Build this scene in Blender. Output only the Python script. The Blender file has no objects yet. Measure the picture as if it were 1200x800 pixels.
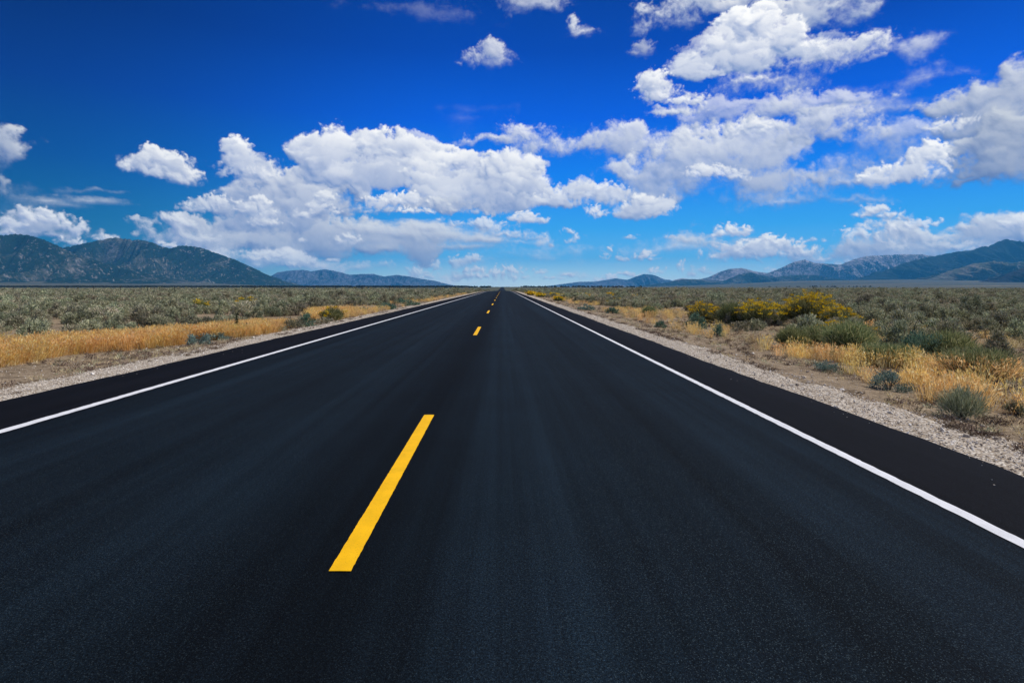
import bpy, math, random, time
import numpy as np
from mathutils import Vector, noise, Euler
random.seed(7)
T_START = time.time()
SC = bpy.context.scene
COL = SC.collection
R = math.radians

# ---------------------------------------------------------------- camera (20 mm on a 36 mm frame, eye 1.25 m above the road)
H_EYE = 1.25
cam_d = bpy.data.cameras.new('camera'); cam = bpy.data.objects.new('camera', cam_d); COL.objects.link(cam)
cam.location = (0, 0, H_EYE); cam.rotation_euler = (R(90), 0, 0)
cam_d.sensor_width = 36; cam_d.lens = 36*667/1200
cam_d.shift_x = (600-589)/1200; cam_d.shift_y = -(400-336)/1200
cam_d.clip_start = .05; cam_d.clip_end = 120000
SC.camera = cam
def at(px, py, z=-.1):                                   # a point of the photograph on the ground at height z
    Y = (H_EYE-z)*667/(py-336); return ((px-589)*Y/667, Y)

# ---------------------------------------------------------------- light
SUN_AZ, SUN_EL = R(80), R(52)                            # azimuth from the view direction (+Y) toward the right (+X)
sun_d = bpy.data.lights.new('sun', 'SUN'); sun = bpy.data.objects.new('sun', sun_d); COL.objects.link(sun)
sdir = Vector((math.sin(SUN_AZ)*math.cos(SUN_EL), math.cos(SUN_AZ)*math.cos(SUN_EL), math.sin(SUN_EL)))
sun.rotation_euler = sdir.to_track_quat('Z', 'Y').to_euler(); sun.location = (0, 0, 30)
sun_d.energy = 4.4; sun_d.angle = R(.5); sun_d.color = (1, .95, .87)
SC.view_settings.view_transform = 'Standard'; SC.view_settings.look = 'None'
SC.view_settings.exposure = 0; SC.view_settings.gamma = 1
SC.render.engine = 'CYCLES'
SC.cycles.use_denoising = True
try: SC.cycles.denoiser = 'OPENIMAGEDENOISE'
except Exception: pass
SC.cycles.max_bounces = 6; SC.cycles.diffuse_bounces = 2; SC.cycles.glossy_bounces = 2
SC.cycles.transmission_bounces = 3; SC.cycles.volume_bounces = 1; SC.cycles.transparent_max_bounces = 8

# ---------------------------------------------------------------- sky: computed cloud cover over a Nishita sky
# ---- cloud picture of the sky: azimuth -90..90 deg (x) by tan(elevation) -0.03..1.15 (y), computed here, mirrored behind the camera
FPX, VPX, VPY = 667.0, 589.0, 336.0
CS = 1.2                                   # texels per photo pixel at the centre
CW = int(math.pi*FPX*CS); T0, T1 = -0.03, 1.15; CH = int((T1-T0)*FPX*CS)

def worley(rs, cell, W, H):
    """1 - distance to the nearest of jittered feature points, in cells: round bulges with creases between them"""
    out = np.full((H, W), 9.0, np.float32)
    r = int(cell*1.3)+1
    yy, xx = np.mgrid[-r:r+1, -r:r+1].astype(np.float32)
    for j in range(-1, int(H/cell)+2):
        for i in range(-1, int(W/cell)+2):
            cx = (i+rs.rand())*cell; cy = (j+rs.rand())*cell
            ix, iy = int(cx), int(cy)
            x0, x1, y0, y1 = max(0, ix-r), min(W, ix+r+1), max(0, iy-r), min(H, iy+r+1)
            if x1 <= x0 or y1 <= y0: continue
            sx, sy = x0-(ix-r), y0-(iy-r)
            d = ((xx[sy:sy+y1-y0, sx:sx+x1-x0]-(cx-ix))**2+(yy[sy:sy+y1-y0, sx:sx+x1-x0]-(cy-iy))**2)/(cell*cell)
            v = out[y0:y1, x0:x1]; np.minimum(v, d, out=v)
    return 1-np.minimum(np.sqrt(out), 1.2)

def fbm(rs, W, H, beta, lo, ax=1.0, tile=2048):
    """fractal noise by shaping white noise in frequency; ax > 1 stretches it sideways"""
    f = np.fft.rfft2(rs.randn(1024, tile))
    ky = np.fft.fftfreq(1024)[:, None]; kx = np.fft.rfftfreq(tile)[None, :]*ax
    k = np.sqrt(kx*kx+ky*ky)+1e-9
    f *= np.where(k > lo, k**(-beta), 0)
    n = np.fft.irfft2(f, s=(1024, tile)); n = (n/n.std()).astype(np.float32)
    return np.tile(n, (H//1024+1, W//tile+1))[:H, :W]

def blur(a, s):
    """three box passes, edges held"""
    n = max(1, int(s))
    for _ in range(2):
        for ax in (0, 1):
            p = np.pad(a, [(n+1, n) if k == ax else (0, 0) for k in (0, 1)], mode='edge')
            c = np.cumsum(p, axis=ax, dtype=np.float64)
            a = ((c[2*n+1:]-c[:-2*n-1]) if ax == 0 else (c[:, 2*n+1:]-c[:, :-2*n-1]))/(2*n+1)
    return a.astype(np.float32)

def smooth(a, b, x):
    t = np.clip((x-a)/(b-a), 0, 1); return t*t*(3-2*t)

def tone(g, b):                                # light 0..1 to cloud colour (linear)
    return (.08+.94*g)*b**1.7, (.20+.82*g)*b**1.5, (.52+.50*g)*b**1.15

# each cloud: (style, brightness, opacity, [(x, y, rx, ry), ...]) ; styles: c = crisp cumulus, g = grey bank, w = thin veil, s = streak
CLOUDS = [
 # thin high veils first (farthest painted first)
 ('w', .80, .35, [(20,240,45,14),(40,250,40,10),(110,222,30,3)]),
 ('s', .80, .75, [(105,236,42,5),(75,240,35,4),(60,236,30,4)]),
 ('w', .85, .16, [(560,127,32,4),(515,127,6,4),(545,136,15,3),(230,143,14,5),(480,12,30,5)]),
 ('w', .88, .7, [(1080,90,60,13),(1040,130,60,14),(960,150,55,20),(1000,125,50,10),(1120,85,40,8),(1010,180,50,14),(1060,60,50,12),(905,125,40,10)]),
 ('w', 1.0, .75, [(690,296,150,8),(480,305,80,6),(640,300,80,7),(560,310,60,7),(780,292,60,4),(610,283,30,4),(690,312,60,5),(640,322,90,8)]),
 # long soft sheets right of centre
 ('v', .95, .85, [(620,158,34,14),(580,168,48,8),(650,172,50,10),(700,168,48,12),(750,172,60,16),(620,150,25,8),(735,155,26,10)]),
 ('v', .95, .90, [(800,200,80,26),(860,190,70,36),(780,225,52,16),(885,212,70,22),(905,180,48,25),(730,200,40,10),(870,160,45,16),(830,172,50,20),(770,240,30,7)]),
 ('v', .92, .80, [(960,208,60,10),(1000,212,45,8),(930,160,40,22),(960,142,40,14),(985,160,30,10)]),
 ('c', .99, .9, [(878,150,17,9),(860,155,16,8),(892,152,9,7)]),
 ('c', .98, .75, [(838,204,26,10),(860,208,20,8),(818,206,14,6)]),
 # great bank left of centre: grey body behind
 ('g', .86, 1., [(262,284,60,14),(300,285,85,18),(380,285,110,22),(440,292,80,14),(330,272,80,22),(225,262,30,10),(250,268,50,14),(470,288,70,16)]),
 ('s', .84, .95, [(470,276,60,13),(520,277,70,14),(560,280,52,10),(500,268,40,10),(430,270,45,12),(580,282,30,7),(450,292,60,12),(540,290,60,7)]),
 ('g', .92, 1., [(330,225,55,26),(300,240,55,22),(360,245,45,22),(285,225,26,14),(350,210,40,20),(395,215,40,20),(300,262,50,12),(262,240,24,10)]),
 ('c', .99, 1., [(273,176,15,12),(268,190,14,12),(285,200,26,14),(300,205,22,10),(262,203,8,6)]),
 ('c', .99, 1., [(402,178,42,24),(425,172,32,22),(372,182,24,14),(455,182,44,24),(485,182,36,18),(410,205,60,20),(450,205,50,20),(362,166,7,6),(352,177,12,10),(505,190,22,14),(500,172,20,8)]),
 ('c', .98, .95, [(530,220,50,24),(536,190,15,14),(508,205,28,20),(560,222,50,22),(518,190,10,8),(545,205,22,20),(575,235,50,12),(510,240,60,10)]),
 ('c', .98, .95, [(598,205,30,22),(625,208,16,16),(610,222,30,20),(585,195,16,12),(632,197,9,9),(605,235,30,12),(567,208,12,16)]),
 ('g', .86, .8, [(480,246,52,8),(540,246,50,6),(520,238,40,8)]),
 ('c', 1.0, 1., [(463,235,30,7),(450,237,24,7),(480,236,20,5)]),
 ('c', .97, .9, [(480,249,14,4),(500,249,10,3)]),
 ('c', .95, .8, [(255,237,14,9),(245,240,24,7),(225,246,14,4)]),
 ('c', .96, .9, [(302,240,15,9),(290,246,16,9),(306,252,16,9)]),
 ('c', .95, .8, [(372,244,12,9),(358,252,16,6),(310,262,24,6)]),
 ('c', .95, .8, [(406,282,14,6),(355,283,6,3),(416,285,9,4)]),
 ('c', .95, .8, [(378,234,13,8),(388,250,12,5)]),
 ('v', .95, .8, [(220,280,34,10),(205,262,20,8),(560,262,40,8),(600,275,26,6),(240,300,50,8)]),
 # right of the bank
 ('c', .98, .9, [(650,234,26,9),(672,228,22,11),(695,228,30,12),(715,232,25,11),(640,238,18,6),(660,240,30,5)]),
 ('c', .97, 1., [(757,243,26,11),(745,248,22,8),(768,248,18,9),(752,236,12,9)]),
 ('c', .99, .85, [(697,247,7,5),(702,252,8,5)]),
 ('c', .98, .85, [(612,256,14,6),(624,260,16,4)]),
 # far left
 ('v', .78, .95, [(2,170,26,22),(18,176,16,16),(-15,165,30,26),(8,150,14,10)]),
 ('v', .70, .6, [(8,216,8,6),(4,226,12,8)]),
 ('g', .88, .95, [(42,262,40,16),(15,262,30,14),(65,262,30,14),(30,250,24,8),(60,274,40,8)]),
 ('c', .97, .9, [(12,262,16,7),(30,255,12,7),(5,272,14,8)]),
 ('c', .97, .9, [(64,256,18,8),(76,262,10,9),(50,250,12,6)]),
 ('c', .98, .9, [(96,266,9,9),(90,272,10,8)]),
 ('c', 1.0, .9, [(82,284,14,5),(92,286,8,4)]),
 ('c', 1.0, .9, [(121,281,11,5),(130,281,8,4)]),
 ('v', .8, .8, [(119,274,4,4),(157,276,3,2)]),
 ('c', .94, 1., [(181,187,18,12),(165,193,22,9),(200,192,26,13),(222,200,16,13),(190,202,26,10),(208,208,24,9),(146,194,10,6)]),
 ('c', .88, .75, [(158,259,7,4),(177,262,11,3.5),(168,261,10,3)]),
 ('c', 1.0, .9, [(200,289,9,3),(193,288,5,3)]),
 # low clouds above the far hills
 ('w', 1.0, .85, [(600,328,80,8),(680,326,60,5),(560,332,90,5),(760,328,60,5),(500,332,60,4)]),
 ('v', .98, .8, [(260,310,50,6),(310,308,60,7),(370,309,60,7),(430,313,50,6)]),
 ('w', .98, .9, [(280,305,60,6),(350,308,70,7),(420,312,60,8),(480,318,60,9),(300,300,60,4)]),
 ('c', .97, .8, [(325,302,7,4),(342,312,12,4),(365,308,14,3),(305,303,14,3),(300,311,12,3),(390,305,10,2)]),
 ('c', .95, .7, [(511,311,6,6),(485,317,14,5),(535,309,12,7),(550,305,8,5),(490,323,20,5),(545,324,22,5)]),
 ('c', .97, .8, [(585,322,14,5),(600,318,14,6),(565,325,14,4),(610,325,18,5),(630,320,10,4),(645,327,16,3),(662,322,8,3),(555,318,12,3)]),
 ('c', .98, .7, [(667,272,8,4),(674,280,9,5),(668,284,7,3),(643,288,4,2)]),
 ('c', .96, .9, [(715,293,4,5),(712,299,8,4),(722,302,7,3),(728,305,9,3),(708,303,8,3)]),
 ('c', .97, .9, [(755,299,9,5),(748,303,8,4),(762,304,9,3)]),
 ('c', .9, .7, [(737,279,6,2.5),(784,279,6,2)]),
 ('c', .97, .9, [(734,322,10,4),(718,326,10,4),(745,325,12,4),(768,318,11,4),(705,328,8,3)]),
 ('c', .95, .85, [(797,311,6,5),(801,316,7,4),(820,317,9,4),(811,321,8,3),(832,320,9,3)]),
 # right low bank
 ('w', .85, .8, [(840,285,30,4),(880,285,50,5),(940,318,90,8),(870,315,50,4),(850,320,60,5)]),
 ('v', .93, .95, [(960,305,60,14),(1010,300,60,20),(1060,295,60,24),(1110,290,60,20),(1165,290,60,18),(1190,270,22,10),(1080,270,40,8),(1230,280,50,30),(940,300,30,12),(1130,272,60,6)]),
 ('c', 1.0, .95, [(858,272,20,6),(856,267,8,5),(873,270,7,6),(838,276,9,3)]),
 ('c', 1.0, 1., [(875,297,48,12),(930,296,30,9),(900,292,26,11),(850,300,24,6),(895,283,12,6),(912,287,16,8),(865,294,20,6)]),
 ('v', .90, .9, [(1060,268,50,12),(1110,275,60,14),(1170,268,40,14),(1010,288,50,16),(1090,305,90,12)]),
 ('c', 1.0, .75, [(1000,275,22,7),(1080,262,18,5),(1130,290,24,7),(1185,262,16,8),(990,312,16,6)]),
 ('c', .95, .9, [(1025,247,11,6),(1038,253,20,5),(1055,256,14,3),(1015,252,12,4)]),
 ('c', 1.0, .8, [(948,283,14,3.5),(962,305,9,4),(1040,268,7,5),(1025,282,6,4),(905,318,9,5),(965,283,5,2)]),
 ('c', .9, .7, [(1045,290,14,8),(1125,268,12,5),(1100,288,20,6),(1160,300,26,5)]),
 # upper right
 ('v', .90, .7, [(620,2,32,10),(600,-5,40,6),(640,6,20,6)]),
 ('v', .90, .85, [(690,42,14,7),(680,30,7,10),(682,40,10,7)]),
 ('v', .90, .9, [(770,14,28,14),(790,8,34,16),(800,22,22,12),(755,24,18,8),(755,8,16,10),(850,0,40,8),(820,2,30,8)]),
 ('v', .75, .6, [(752,56,9,7),(745,62,8,4)]),
 ('v', .90, .75, [(562,68,18,9),(578,62,12,10),(580,76,14,8),(550,72,14,7),(536,76,6,4)]),
 ('v', .93, .95, [(975,12,48,16),(1000,20,28,14),(940,15,34,20),(915,14,14,12),(895,20,10,8),(960,-5,60,12)]),
 ('v', .95, .9, [(1000,58,36,11),(960,68,50,14),(1020,66,22,7),(905,98,44,11),(880,95,25,8),(930,104,20,6)]),
 ('c', 1.0, 1., [(880,48,34,24),(862,26,26,15),(890,22,20,12),(850,62,44,22),(905,55,40,22),(940,58,42,16),(815,80,30,16),(805,68,14,10),(875,78,45,12),(930,42,22,14),(825,90,28,8)]),
 ('c', .98, .95, [(765,103,20,14),(758,94,10,8),(775,113,24,12),(795,118,24,8),(812,120,14,6),(790,132,32,6)]),
 ('v', .92, .6, [(900,128,50,12),(850,128,40,10),(960,118,60,10),(1000,195,60,14),(1060,160,50,14),(925,235,60,8),(1000,235,40,6)]),
 # right edge
 ('v', .82, .95, [(1160,120,60,26),(1190,98,34,28),(1110,122,52,16),(1080,128,34,14),(1150,148,60,14),(1200,150,50,26),(1140,105,30,16),(1240,110,60,40)]),
 ('v', .74, .95, [(1170,188,50,20),(1195,178,40,30),(1140,200,50,10),(1130,188,30,12),(1240,190,60,34),(1160,170,30,12)]),
 ('c', .95, .8, [(1110,148,26,8),(1100,150,20,6)]),
 ('c', 1.0, 1., [(1077,198,26,13),(1096,186,18,13),(1090,178,12,8),(1045,206,28,9),(1030,202,15,9),(1060,208,40,9),(1016,210,16,8)]),
]

def cloud_sheet(extra_seed=5):
    rs = np.random.RandomState(11)
    W, H = CW, CH
    wo = [worley(rs, c*CS, W, H) for c in (30, 14, 7, 4)]
    bil = .50*wo[0]+.31*wo[1]+.19*wo[2]
    bil = (bil-bil.mean())/bil.std()
    sml = .7*wo[2]+.3*wo[3]; sml = (sml-sml.mean())/sml.std()
    n1 = fbm(rs, W, H, 1.75, .002); n2 = fbm(rs, W, H, 1.55, .006); wx = fbm(rs, W, H, 1.7, .006); wy = fbm(rs, W, H, 1.7, .006)
    nst = fbm(rs, W, H, 1.6, .004, ax=5.0)
    fine = fbm(rs, W, H, 1.1, .03)
    ix, iy = np.meshgrid(np.arange(W), np.arange(H))
    # the bulges are themselves warped so that they are not round cells
    jx = np.clip(ix+wx*4*CS, 0, W-1).astype(int); jy = np.clip(iy+wy*4*CS, 0, H-1).astype(int)
    bilL = bil[jy, jx]; bilS = sml[jy, jx]
    R = np.zeros((H, W), np.float32); A = np.zeros((H, W), np.float32); B = np.zeros((H, W), np.float32); G = np.zeros((H, W), np.float32)
    clouds = list(CLOUDS)
    # clouds outside the photograph's view, of the same kinds: toward the sides and overhead
    def dirpx(az, t):                        # azimuth (rad), tan(elevation) -> centre in texels
        return (az+math.pi/2)*FPX*CS, (t-T0)*FPX*CS
    items = []
    for st, br, op, el in clouds:
        e2 = []
        for x, y, rx, ry in el:
            gx = (x-VPX)/FPX; gy = (VPY-y)/FPX; az = math.atan(gx); c = math.cos(az)
            U, V = dirpx(az, gy*c); e2.append((U, V, rx*c*c*CS, ry*c*CS))
        items.append((st, br, op, e2))
    for k in range(46):
        az = (48+rs.rand()*38)*(1 if rs.rand() < .5 else -1)*math.pi/180; t = .02+.75*rs.rand()**1.6
        if k % 3 == 0: az = (rs.rand()-.5)*1.6; t = .62+.45*rs.rand()
        s = (10+30*t+rs.rand()*26)*CS; U, V = dirpx(az, t)
        items.append((('c', 'v', 'g', 'v')[k % 4], .85+.1*rs.rand(), .95,
            [(U+(rs.rand()-.5)*3*s, V+(rs.rand()-.5)*.5*s, s*(.6+.7*rs.rand()), s*(.3+.3*rs.rand())) for _ in range(7)]))
    for st, br, op, el in items:
        rm = np.mean([e[3] for e in el])
        pad = 14*CS+rm
        x0 = int(max(0, min(e[0]-e[2] for e in el)-pad)); x1 = int(min(W, max(e[0]+e[2] for e in el)+pad))
        y0 = int(max(0, min(e[1]-e[3] for e in el)-pad)); y1 = int(min(H, max(e[1]+e[3] for e in el)+pad))
        if x1-x0 < 4 or y1-y0 < 4: continue
        sl = (slice(y0, y1), slice(x0, x1))
        X = ix[sl].astype(np.float32); Y = iy[sl].astype(np.float32)
        wa = min(1.0, rm/(14*CS))*{'c': 3.0, 'g': 5.0, 'v': 7.0, 'w': 6.0, 's': 3.0}[st]*CS
        X = X+wx[sl]*wa*(2.0 if st == 's' else 1); Y = Y+wy[sl]*wa*(.35 if st == 's' else .8)
        acc = np.zeros(X.shape, np.float32)
        tb = min(1, max(0, (rm/CS-5)/12)); bil_ = bilL[sl]*tb+bilS[sl]*(1-tb)
        for (cx, cy, rx, ry) in el:
            dy = (Y-cy)/ry
            if st in 'cg': dy = np.where(dy < 0, dy*1.25, dy*.95)      # flatter below
            d = 1-np.sqrt(((X-cx)/rx)**2+dy**2)
            acc += np.exp(7*d*np.float32(1.0))
        F = np.log(acc+1e-6)/7                                      # ~1 in the middle, 0 at the rim, negative outside
        th = F*rm                                                  # about pixels inside the rim
        sc = min(1.0, rm/(16*CS))**.42
        if st == 'c':   D = th+(bil_*2.1+n2[sl]*1.4+fine[sl]*.35)*CS*sc+3.4*CS*sc; soft = 5.0*CS*(.4+.6*sc)
        elif st == 'g': D = th+(bil_*2.2+n1[sl]*2.5+n2[sl]*1.5+fine[sl]*.4)*CS*sc+4*CS*sc; soft = 8*CS*sc
        elif st == 'v': D = th+(bil_*1.6+n1[sl]*2.5+n2[sl]*2.4+fine[sl]*.6)*CS*sc+5*CS*sc; soft = 11*CS*sc
        elif st == 'w': D = th+(n1[sl]*3.5+n2[sl]*3.5+nst[sl]*3+fine[sl]*.5)*CS*sc+6*CS*sc; soft = 22*CS*sc
        else:           D = th+(nst[sl]*3.0+n2[sl]*1.0+fine[sl]*.3)*CS*sc+4*CS*sc; soft = 9*CS*sc
        ylo = min(e[1]-e[3] for e in el); yhi = max(e[1]+e[3] for e in el)
        a = smooth(0, 1, D/(soft*(2.1-1.3*np.clip((Y-ylo)/(yhi-ylo), 0, 1))))       # melts away at its foot, crisp on top
        # relief for the light: thick in the middle, bulged by the noise
        k = {'c': 1.0, 'g': .8, 'v': .55, 'w': .3, 's': .35}[st]
        hgt = np.sqrt(np.clip(D, 0, None)+.5)*3.2*CS+(bil_*1.5*k+n2[sl]*.5*k)*CS*(.35+.65*sc)
        hgt = .2*hgt+.8*blur(hgt, 2.2*CS)
        gy, gx = np.gradient(hgt)
        nz = 1/np.sqrt(gx*gx*.5+gy*gy*.5+1)
        Lx, Ly, Lz = .42, .62, .66
        lam = (-gx*.7*Lx-gy*.7*Ly+Lz)*nz
        # how much cloud lies between here and the sun, looking up and to the right in the picture
        dens = np.clip(D/(10*CS), 0, 1.2); occ = np.zeros_like(dens)
        for q in (3, 7, 12, 19, 28, 40):
            sx, sy = int(q*.5*CS), int(q*.9*CS)
            sh = np.zeros_like(dens)
            if sy < dens.shape[0] and sx < dens.shape[1]: sh[:dens.shape[0]-sy, :dens.shape[1]-sx] = dens[sy:, sx:]
            occ += sh*(.4+q/40)
        occ = blur(occ, 2*CS)
        tr = np.exp(-occ*{'c': .32, 'g': .42, 'v': .33, 'w': .10, 's': .16}[st]*min(1.3, 15*CS/rm)**.5)
        lit = np.clip(.30+.62*lam, 0, 1.1)*(.40+.60*tr)+.10*tr
        thin = 1-np.clip(a, 0, 1)
        lit = np.clip(lit*1.2, 0, 1.05)*(1-.25*thin)
        b = br
        # shade colour to lit colour (linear)
        g = lit**1.25
        cr, cg, cb = tone(g, b)
        ao = a*op
        for M, c in ((R, cr), (G, cg), (B, cb)): M[sl] = M[sl]*(1-ao)+c*ao
        A[sl] = 1-(1-A[sl])*(1-ao)
        # single puffs in front of the body: a crisp sunlit upper rim that melts away downward
        if st in 'ws': continue
        area = sum(e[2]*e[3] for e in el)
        ym = min(e[1]-e[3] for e in el); yM = max(e[1]+e[3] for e in el)
        n = int(min(90, {'c': 9, 'g': 7, 'v': 5}[st]*(area/(15*CS)**2)**.75+3))
        pf = []
        for _ in range(n):
            e = el[rs.randint(len(el))]; th_ = rs.rand()*6.28; rr = rs.rand()**.5*.85
            pf.append((e[1]+math.sin(th_)*rr*e[3], e[0]+math.cos(th_)*rr*e[2], (e[3]*e[2])**.5*(.22+.5*rs.rand()**1.5), rs.rand()))
        pf.sort(reverse=True)
        for (cy, cx, r, q) in pf:
            r = max(r, 2.5*CS); rx = r*(1.15+.6*q)
            a0 = int(max(x0, cx-rx*1.5)); a1 = int(min(x1, cx+rx*1.5)); b0 = int(max(y0, cy-r*1.5)); b1 = int(min(y1, cy+r*1.5))
            if a1-a0 < 3 or b1-b0 < 3: continue
            ss = (slice(b0, b1), slice(a0, a1))
            sc2 = min(1, r/(10*CS))
            Xp = ix[ss]+wx[ss]*2.5*CS*sc2-cx; Yp = iy[ss]+wy[ss]*2.5*CS*sc2-cy
            d = 1-np.sqrt((Xp/rx)**2+(Yp/r)**2)
            Dp = d*r+(bilL[ss]*1.2+n2[ss]*1.1+fine[ss]*.45)*CS*sc2
            up = (Yp/r*.8+Xp/rx*.35)                             # toward the sun
            crisp = {'c': 4.0, 'g': 6.5, 'v': 9.0}[st]*CS*(.4+.6*sc2)
            am = smooth(0, crisp, Dp)*smooth(-.55, .45, up+n2[ss]*.10)
            inside = A[ss] if st != 'c' else np.maximum(A[ss], .8*(up > 0))
            hgtf = (cy-ym)/max(1, yM-ym)
            lv = np.clip(.64+.38*hgtf+.25*(q-.5), .45, 1.05)
            g = np.clip(lv*(.62+.42*smooth(-.3, .75, up+n1[ss]*.12)), 0, 1.08)*(1-.15*np.clip(1-Dp/(6*CS), 0, 1)*(up < 0))
            g = g**1.3
            o = am*op*{'c': .75, 'g': .5, 'v': .38}[st]*inside
            for M, c in zip((R, G, B), tone(g, b)): M[ss] = M[ss]*(1-o)+c*o
            A[ss] = 1-(1-A[ss])*(1-o)
    top = smooth(T1-.02, T1-.3, T0+(iy/ (FPX*CS)))                 # none near the top rim, so the sheet ends in clear sky
    m = np.maximum(A, 1e-4)
    return np.dstack([R/m, G/m, B/m, A*top]).astype(np.float32)
def new_tree(nt):
    nt.nodes.clear()
    def N(t, **k):
        n = nt.nodes.new(t)
        for a, v in k.items():
            if a.startswith('i_'): n.inputs[int(a[2:])].default_value = v
            else: setattr(n, a, v)
        return n
    L = nt.links.new
    def M(op, a, b=None, c=None, clamp=False):
        n = nt.nodes.new('ShaderNodeMath'); n.operation = op; n.use_clamp = clamp
        for i, v in enumerate((a, b, c)):
            if v is None: continue
            if isinstance(v, (int, float)): n.inputs[i].default_value = v
            else: L(v, n.inputs[i])
        return n.outputs[0]
    return N, L, M

def make_world():
    w = bpy.data.worlds.new('World'); SC.world = w; w.use_nodes = True
    N, L, M = new_tree(w.node_tree)
    sheet = cloud_sheet()
    pm = sheet.copy(); pm[..., :3] *= pm[..., 3:]
    img = bpy.data.images.new('cloud_cover', CW, CH, alpha=True, float_buffer=True)
    img.colorspace_settings.name = 'Non-Color'; img.alpha_mode = 'CHANNEL_PACKED'
    img.pixels.foreach_set(np.ascontiguousarray(pm, np.float32).ravel()); img.update(); img.pack()
    sky = N('ShaderNodeTexSky', sky_type='NISHITA', sun_disc=False)
    sky.sun_elevation = SUN_EL; sky.sun_rotation = SUN_AZ; sky.altitude = 1800; sky.air_density = 1; sky.dust_density = .3; sky.ozone_density = 2.5
    tc = N('ShaderNodeTexCoord'); sp = N('ShaderNodeSeparateXYZ'); L(tc.outputs['Generated'], sp.inputs[0])
    x, y, z = sp.outputs
    az = M('ARCTAN2', x, y); t = M('DIVIDE', z, M('MAXIMUM', M('SQRT', M('ADD', M('MULTIPLY', x, x), M('MULTIPLY', y, y))), .0001))
    u = M('DIVIDE', M('ADD', az, math.pi/2), math.pi); v = M('DIVIDE', M('SUBTRACT', t, T0), T1-T0, clamp=True)
    v = M('MINIMUM', M('MAXIMUM', v, .001), .999)
    cb = N('ShaderNodeCombineXYZ'); L(u, cb.inputs[0]); L(v, cb.inputs[1])
    im = N('ShaderNodeTexImage', image=img, extension='MIRROR', interpolation='Linear'); L(cb.outputs[0], im.inputs[0])
    # deep polarised slide-film blue by elevation, with the polariser's dark side away from the sun, mixed with the physical sky
    rp = N('ShaderNodeValToRGB'); L(M('MAXIMUM', z, 0.0), rp.inputs[0]); e = rp.color_ramp.elements
    lin = lambda c: [((q/255+.055)/1.055)**2.4 if q > 10 else q/255/12.92 for q in c]+[1]
    stops = [(0, (232, 255, 255)), (.025, (190, 238, 255)), (.05, (108, 198, 251)), (.10, (60, 172, 249)), (.18, (16, 132, 246)), (.28, (2, 94, 226)), (.38, (0, 68, 180)), (.5, (1, 52, 140)), (1, (0, 34, 100))]
    e[0].position, e[0].color = stops[0][0], lin(stops[0][1]); e[1].position, e[1].color = stops[-1][0], lin(stops[-1][1])
    for p, c in stops[1:-1]: q = e.new(p); q.color = lin(c)
    k = N('ShaderNodeMapRange', interpolation_type='SMOOTHSTEP'); L(x, k.inputs[0])
    for i, v_ in ((1, -.02), (2, -.72), (3, 0), (4, 1)): k.inputs[i].default_value = v_
    pol = N('ShaderNodeMix', data_type='RGBA'); L(k.outputs[0], pol.inputs[0]); pol.inputs[6].default_value = (1, 1, 1, 1); pol.inputs[7].default_value = (.04, .27, .30, 1)
    ml = N('ShaderNodeMix', data_type='RGBA', blend_type='MULTIPLY'); ml.inputs[0].default_value = 1
    L(rp.outputs[0], ml.inputs[6]); L(pol.outputs[2], ml.inputs[7])
    up = N('ShaderNodeVectorMath', operation='SCALE'); L(ml.outputs[2], up.inputs[0]); up.inputs['Scale'].default_value = 10
    gm = N('ShaderNodeGamma'); L(sky.outputs[0], gm.inputs[0]); gm.inputs[1].default_value = 1.0
    tint = N('ShaderNodeMix', data_type='RGBA'); tint.inputs[0].default_value = .002
    L(up.outputs[0], tint.inputs[6]); L(gm.outputs[0], tint.inputs[7])
    # clouds over it
    inv = M('SUBTRACT', 1.0, im.outputs['Alpha'])
    a = N('ShaderNodeVectorMath', operation='SCALE'); L(tint.outputs[2], a.inputs[0]); L(inv, a.inputs['Scale'])
    b = N('ShaderNodeVectorMath', operation='SCALE'); L(im.outputs['Color'], b.inputs[0]); b.inputs['Scale'].default_value = 10.0
    s = N('ShaderNodeVectorMath', operation='ADD'); L(a.outputs[0], s.inputs[0]); L(b.outputs[0], s.inputs[1])
    bg = N('ShaderNodeBackground'); L(s.outputs[0], bg.inputs[0]); bg.inputs[1].default_value = .1
    out = N('ShaderNodeOutputWorld'); L(bg.outputs[0], out.inputs[0])
    w.cycles.sampling_method = 'MANUAL'; w.cycles.sample_map_resolution = 1024
make_world()

# ---------------------------------------------------------------- helpers
def link(name, me, parent=None, loc=None, **props):
    o = bpy.data.objects.new(name, me); COL.objects.link(o)
    if parent is not None: o.parent = parent
    if loc is not None: o.location = loc
    for k, v in props.items(): o[k] = v
    return o
def mesh_np(name, V, F, mats, mi=None, smooth_=False):
    """V (n,3) array, F list of index arrays or an (m,k) array"""
    me = bpy.data.meshes.new(name)
    V = np.asarray(V, np.float32)
    if isinstance(F, np.ndarray):
        k = F.shape[1]; m = len(F)
        me.vertices.add(len(V)); me.vertices.foreach_set('co', V.ravel())
        me.loops.add(m*k); me.loops.foreach_set('vertex_index', F.astype(np.int32).ravel())
        me.polygons.add(m); me.polygons.foreach_set('loop_start', np.arange(0, m*k, k, dtype=np.int32))
    else:
        me.from_pydata([tuple(v) for v in V], [], F); m = len(F)
    for mt in (mats if isinstance(mats, (list, tuple)) else [mats]): me.materials.append(mt)
    if mi is not None: me.polygons.foreach_set('material_index', np.asarray(mi, np.int32))
    if smooth_: me.polygons.foreach_set('use_smooth', np.ones(m, bool))
    me.update(calc_edges=True)
    return me
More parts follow.
